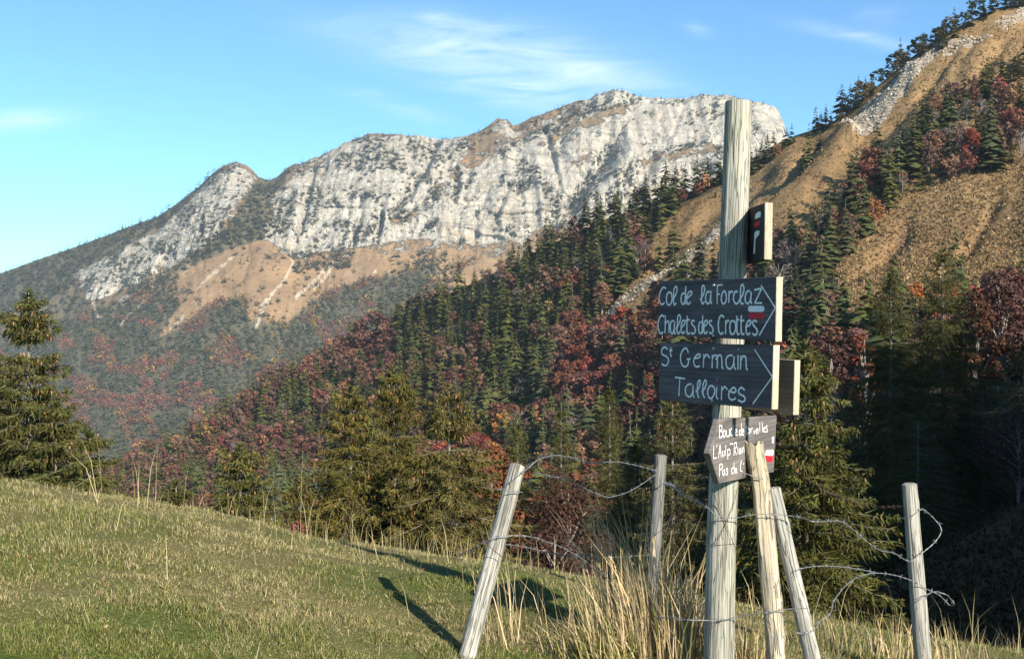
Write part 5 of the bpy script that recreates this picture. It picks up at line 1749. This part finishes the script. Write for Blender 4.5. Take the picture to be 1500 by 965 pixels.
r_ = np.random.default_rng(3)
N = 245000
inv = r_.uniform(0, 1, N)
y = 1 / np.sqrt(1 / 3.9 ** 2 + inv * (1 / 13.5 ** 2 - 1 / 3.9 ** 2))
u = r_.uniform(-70, 1570, N)
x = (u - CU) / F * y
ok_ = ~((fbm(x * 2.2, y * 2.2, 0, 3, 27) > .55) & (r_.random(N) < .5))
x, y = x[ok_], y[ok_]
N = len(x)
gr = greenf(x, y)
pat = fbm(x * 4, y * 4, 0, 3, 19)
ln = r_.uniform(.012, .030, N) * np.clip(1 + .9 * pat, .45, 1.8) * np.interp(y, [4, 13], [1, 1.25])
Vb, Tb, Cb = blades(x, y, ln, r_.uniform(.0024, .0044, N) * np.interp(y, [4, 13], [1, 1.9]), r_.uniform(.2, .95, N), tones(N, np.clip(.25 + .70 * gr + .22 * fbm(x * 9, y * 9, 0, 2, 23), 0, .93), r_), 5)
tag(link('short_grass', mesh_np('short_grass', Vb, Tb, GRASSM, Cb)), 'short green and straw coloured pasture grass', None, None, 'stuff')
# straw litter lying flat and taller straw stalks
N = 1800
inv = r_.uniform(0, 1, N)
y = 1 / np.sqrt(1 / 4.0 ** 2 + inv * (1 / 12.5 ** 2 - 1 / 4.0 ** 2))
x = (r_.uniform(-70, 1570, N) - CU) / F * y
Vb, Tb, Cb = blades(x, y, r_.uniform(.05, .16, N), r_.uniform(.002, .0036, N) * np.interp(y, [4, 13], [1, 1.6]), r_.uniform(.97, 1.05, N), tones(N, np.zeros(N), r_) * 1.0, 6)
tag(link('straw_litter', mesh_np('straw_litter', Vb, Tb, GRASSM, Cb)), 'dead straw blades lying across the pasture', None, None, 'stuff')
N = 220
y = 1 / np.sqrt(1 / 4.0 ** 2 + r_.uniform(0, 1, N) * (1 / 11.0 ** 2 - 1 / 4.0 ** 2))
x = (r_.uniform(-70, 1570, N) - CU) / F * y
zc = meadow_z(x, y) + .014
th = r_.uniform(0, 6.28, N)
sz = r_.uniform(.008, .019, N)
c1 = np.stack([np.cos(th) * sz, np.sin(th) * sz, r_.uniform(-.2, .5, N) * sz], -1)
c2 = np.stack([-np.sin(th) * sz * .6, np.cos(th) * sz * .6, r_.uniform(0, .7, N) * sz], -1)
pc = np.stack([x, y, zc], -1)
Vb = np.stack([pc - c1, pc + c2, pc + c1, pc - c2], 1).reshape(-1, 3)
Tb = (np.arange(N)[:, None, None] * 4 + np.array([[0, 1, 2], [0, 2, 3]])[None]).reshape(-1, 3)
Cb = np.repeat(np.array([[.20, .10, .04], [.30, .19, .07], [.14, .08, .045], [.36, .28, .13]])[r_.integers(0, 4, N)] * r_.uniform(.7, 1.2, (N, 1)), 4, 0)
tag(link('fallen_leaves', mesh_np('fallen_leaves', Vb, Tb, GRASSM, Cb)), 'brown fallen leaves strewn over the pasture', None, None, 'stuff')
xs, ys, ls = [], [], []
for _ in range(2400):      # fringe of tall dry grass along the crest
    uu_ = r_.uniform(100, 1500)
    yv = r_.uniform(7.6, 10.5)
    den = np.interp(uu_, [100, 190, 250, 450, 560, 700, 800, 1000, 1250, 1430, 1500], [.02, .10, .05, .18, .36, .36, .14, .12, .12, .25, .2])
    if r_.random() > den:
        continue
    xs.append((uu_ - CU) / F * yv)
    ys.append(yv)
    ls.append(r_.choice([r_.uniform(.10, .24), r_.uniform(.22, .48)], p=[.72, .28]))
for uu_, yv, L_ in ((115, 8.6, .55), (150, 8.4, .62), (142, 8.4, .5), (228, 8.2, .48), (215, 8.1, .5), (205, 8.3, .45), (440, 8.0, .74), (420, 8.0, .5), (452, 8.1, .45), (360, 8.0, .42), (405, 8.0, .35), (560, 8.0, .35), (520, 8.2, .35), (385, 8.4, .40), (268, 8.4, .42),
                    (40, 6, .35), (100, 5.5, .3), (245, 5.2, .25), (455, 6.5, .32), (535, 6.0, .3), (600, 5.5, .25), (170, 6.2, .25)):
    xs.append((uu_ - CU) / F * yv)
    ys.append(yv)
    ls.append(L_)
x, y, L_ = np.array(xs), np.array(ys), np.array(ls)
n = len(x)
Vb, Tb, Cb = blades(x, y, L_, r_.uniform(.0028, .0048, n), r_.uniform(.05, .6, n), tones(n, np.zeros(n), r_) * 1.4, 8)
tag(link('tall_dry_grass', mesh_np('tall_dry_grass', Vb, Tb, GRASSM, Cb)), 'fringe of tall dry grass along the crest of the meadow', None, None, 'stuff')


def tussock(u, Y, spread, n, l0, l1, label, seed, green=.12, leanmax=.5, bias=None, wd=(.0042, .0085)):
    r = np.random.default_rng(seed)
    cx_ = (u - CU) / F * Y
    xx, yy_ = cx_ + r.normal(size=n) * spread, Y + r.normal(size=n) * spread * .8
    L = r.uniform(l0, l1, n) * (1 - .35 * np.minimum(1, np.hypot(xx - cx_, yy_ - Y) / (spread * 2.5)))
    th = np.arctan2(yy_ - Y, xx - cx_) + r.normal(size=n) * .5
    if bias is not None:
        th = np.where(r.random(n) < .55, bias + r.normal(size=n) * .35, th)
    Vb, Tb, Cb = blades(xx, yy_, L, r.uniform(wd[0], wd[1], n), r.uniform(.05, leanmax, n), tones(n, np.full(n, green), r) * np.array([1.5, 1.36, 1.5]), seed, dirs=th)
    o = link('grass_tussock', mesh_np('grass_tussock', Vb, Tb, GRASSM, Cb))
    if n < 305:
        o.name = 'straw_stalks'
        return tag(o, label, kind='stuff')
    return tag(o, label, 'grass tussock', 'straw tussocks by the fence')


tussock(972, 5.35, .155, 620, .22, .60, 'largest straw tussock of upright stalks left of the signpost', 31, .06, .42, math.pi)
tussock(935, 5.6, .15, 190, .45, .98, 'tussock of tallest straw stalks in front of the shaded post', 32, .05, .5, math.pi)
tussock(1012, 5.3, .09, 300, .20, .46, 'dense straw tussock touching the left side of the signpost', 33, .05, .3)
tussock(885, 5.15, .11, 340, .12, .30, 'greenish drooping tussock left of the largest straw tussock', 34, .5, .95, math.pi)
tussock(800, 5.4, .20, 30, .35, .70, 'thin straw tussock right of the leaning post', 35, .0, .5, math.pi * .9, (.003, .005))
tussock(745, 5.3, .12, 26, .30, .62, 'few straw stalks just right of the leaning post', 36, .0, .35, math.pi * .9, (.003, .005))
tussock(1095, 5.4, .10, 120, .10, .30, 'small straw tussock between the signpost and the split log', 37, .2, .5)
tussock(1225, 6.2, .25, 130, .08, .28, 'short straw tussock right of the leaning pale post', 38, .25, .5)
tussock(1300, 6.6, .22, 90, .14, .38, 'straw tussock left of the right post', 39, .1, .45, math.pi)
tussock(1400, 6.6, .22, 90, .14, .36, 'straw tussock right of the right post', 40, .1, .45, math.pi)


# ------------------------------------------------------------------ air
hz = bpy.data.meshes.new('haze')
x0, x1, y0, y1, z0, z1 = -1700, 1050, -60, 3200, -365, 500
hz.from_pydata([(x, y, z) for z in (z0, z1) for y in (y0, y1) for x in (x0, x1)], [], [(0, 2, 3, 1), (4, 5, 7, 6), (0, 1, 5, 4), (2, 6, 7, 3), (0, 4, 6, 2), (1, 3, 7, 5)])
hm = bpy.data.materials.new('thin haze')
hm.use_nodes = True
hn = NT(hm.node_tree)
pv = hn.n('ShaderNodeVolumePrincipled')
pv.inputs['Color'].default_value = (0.66, 0.83, 1.0, 1)
pv.inputs['Density'].default_value = 0.00006
pv.inputs['Anisotropy'].default_value = 0.0
ho = hn.n('ShaderNodeOutputMaterial')
hm.node_tree.links.new(pv.outputs[0], ho.inputs['Volume'])
hz.materials.append(hm)
tag(link('haze', hz), 'thin blue haze over the valley', None, None, 'stuff')
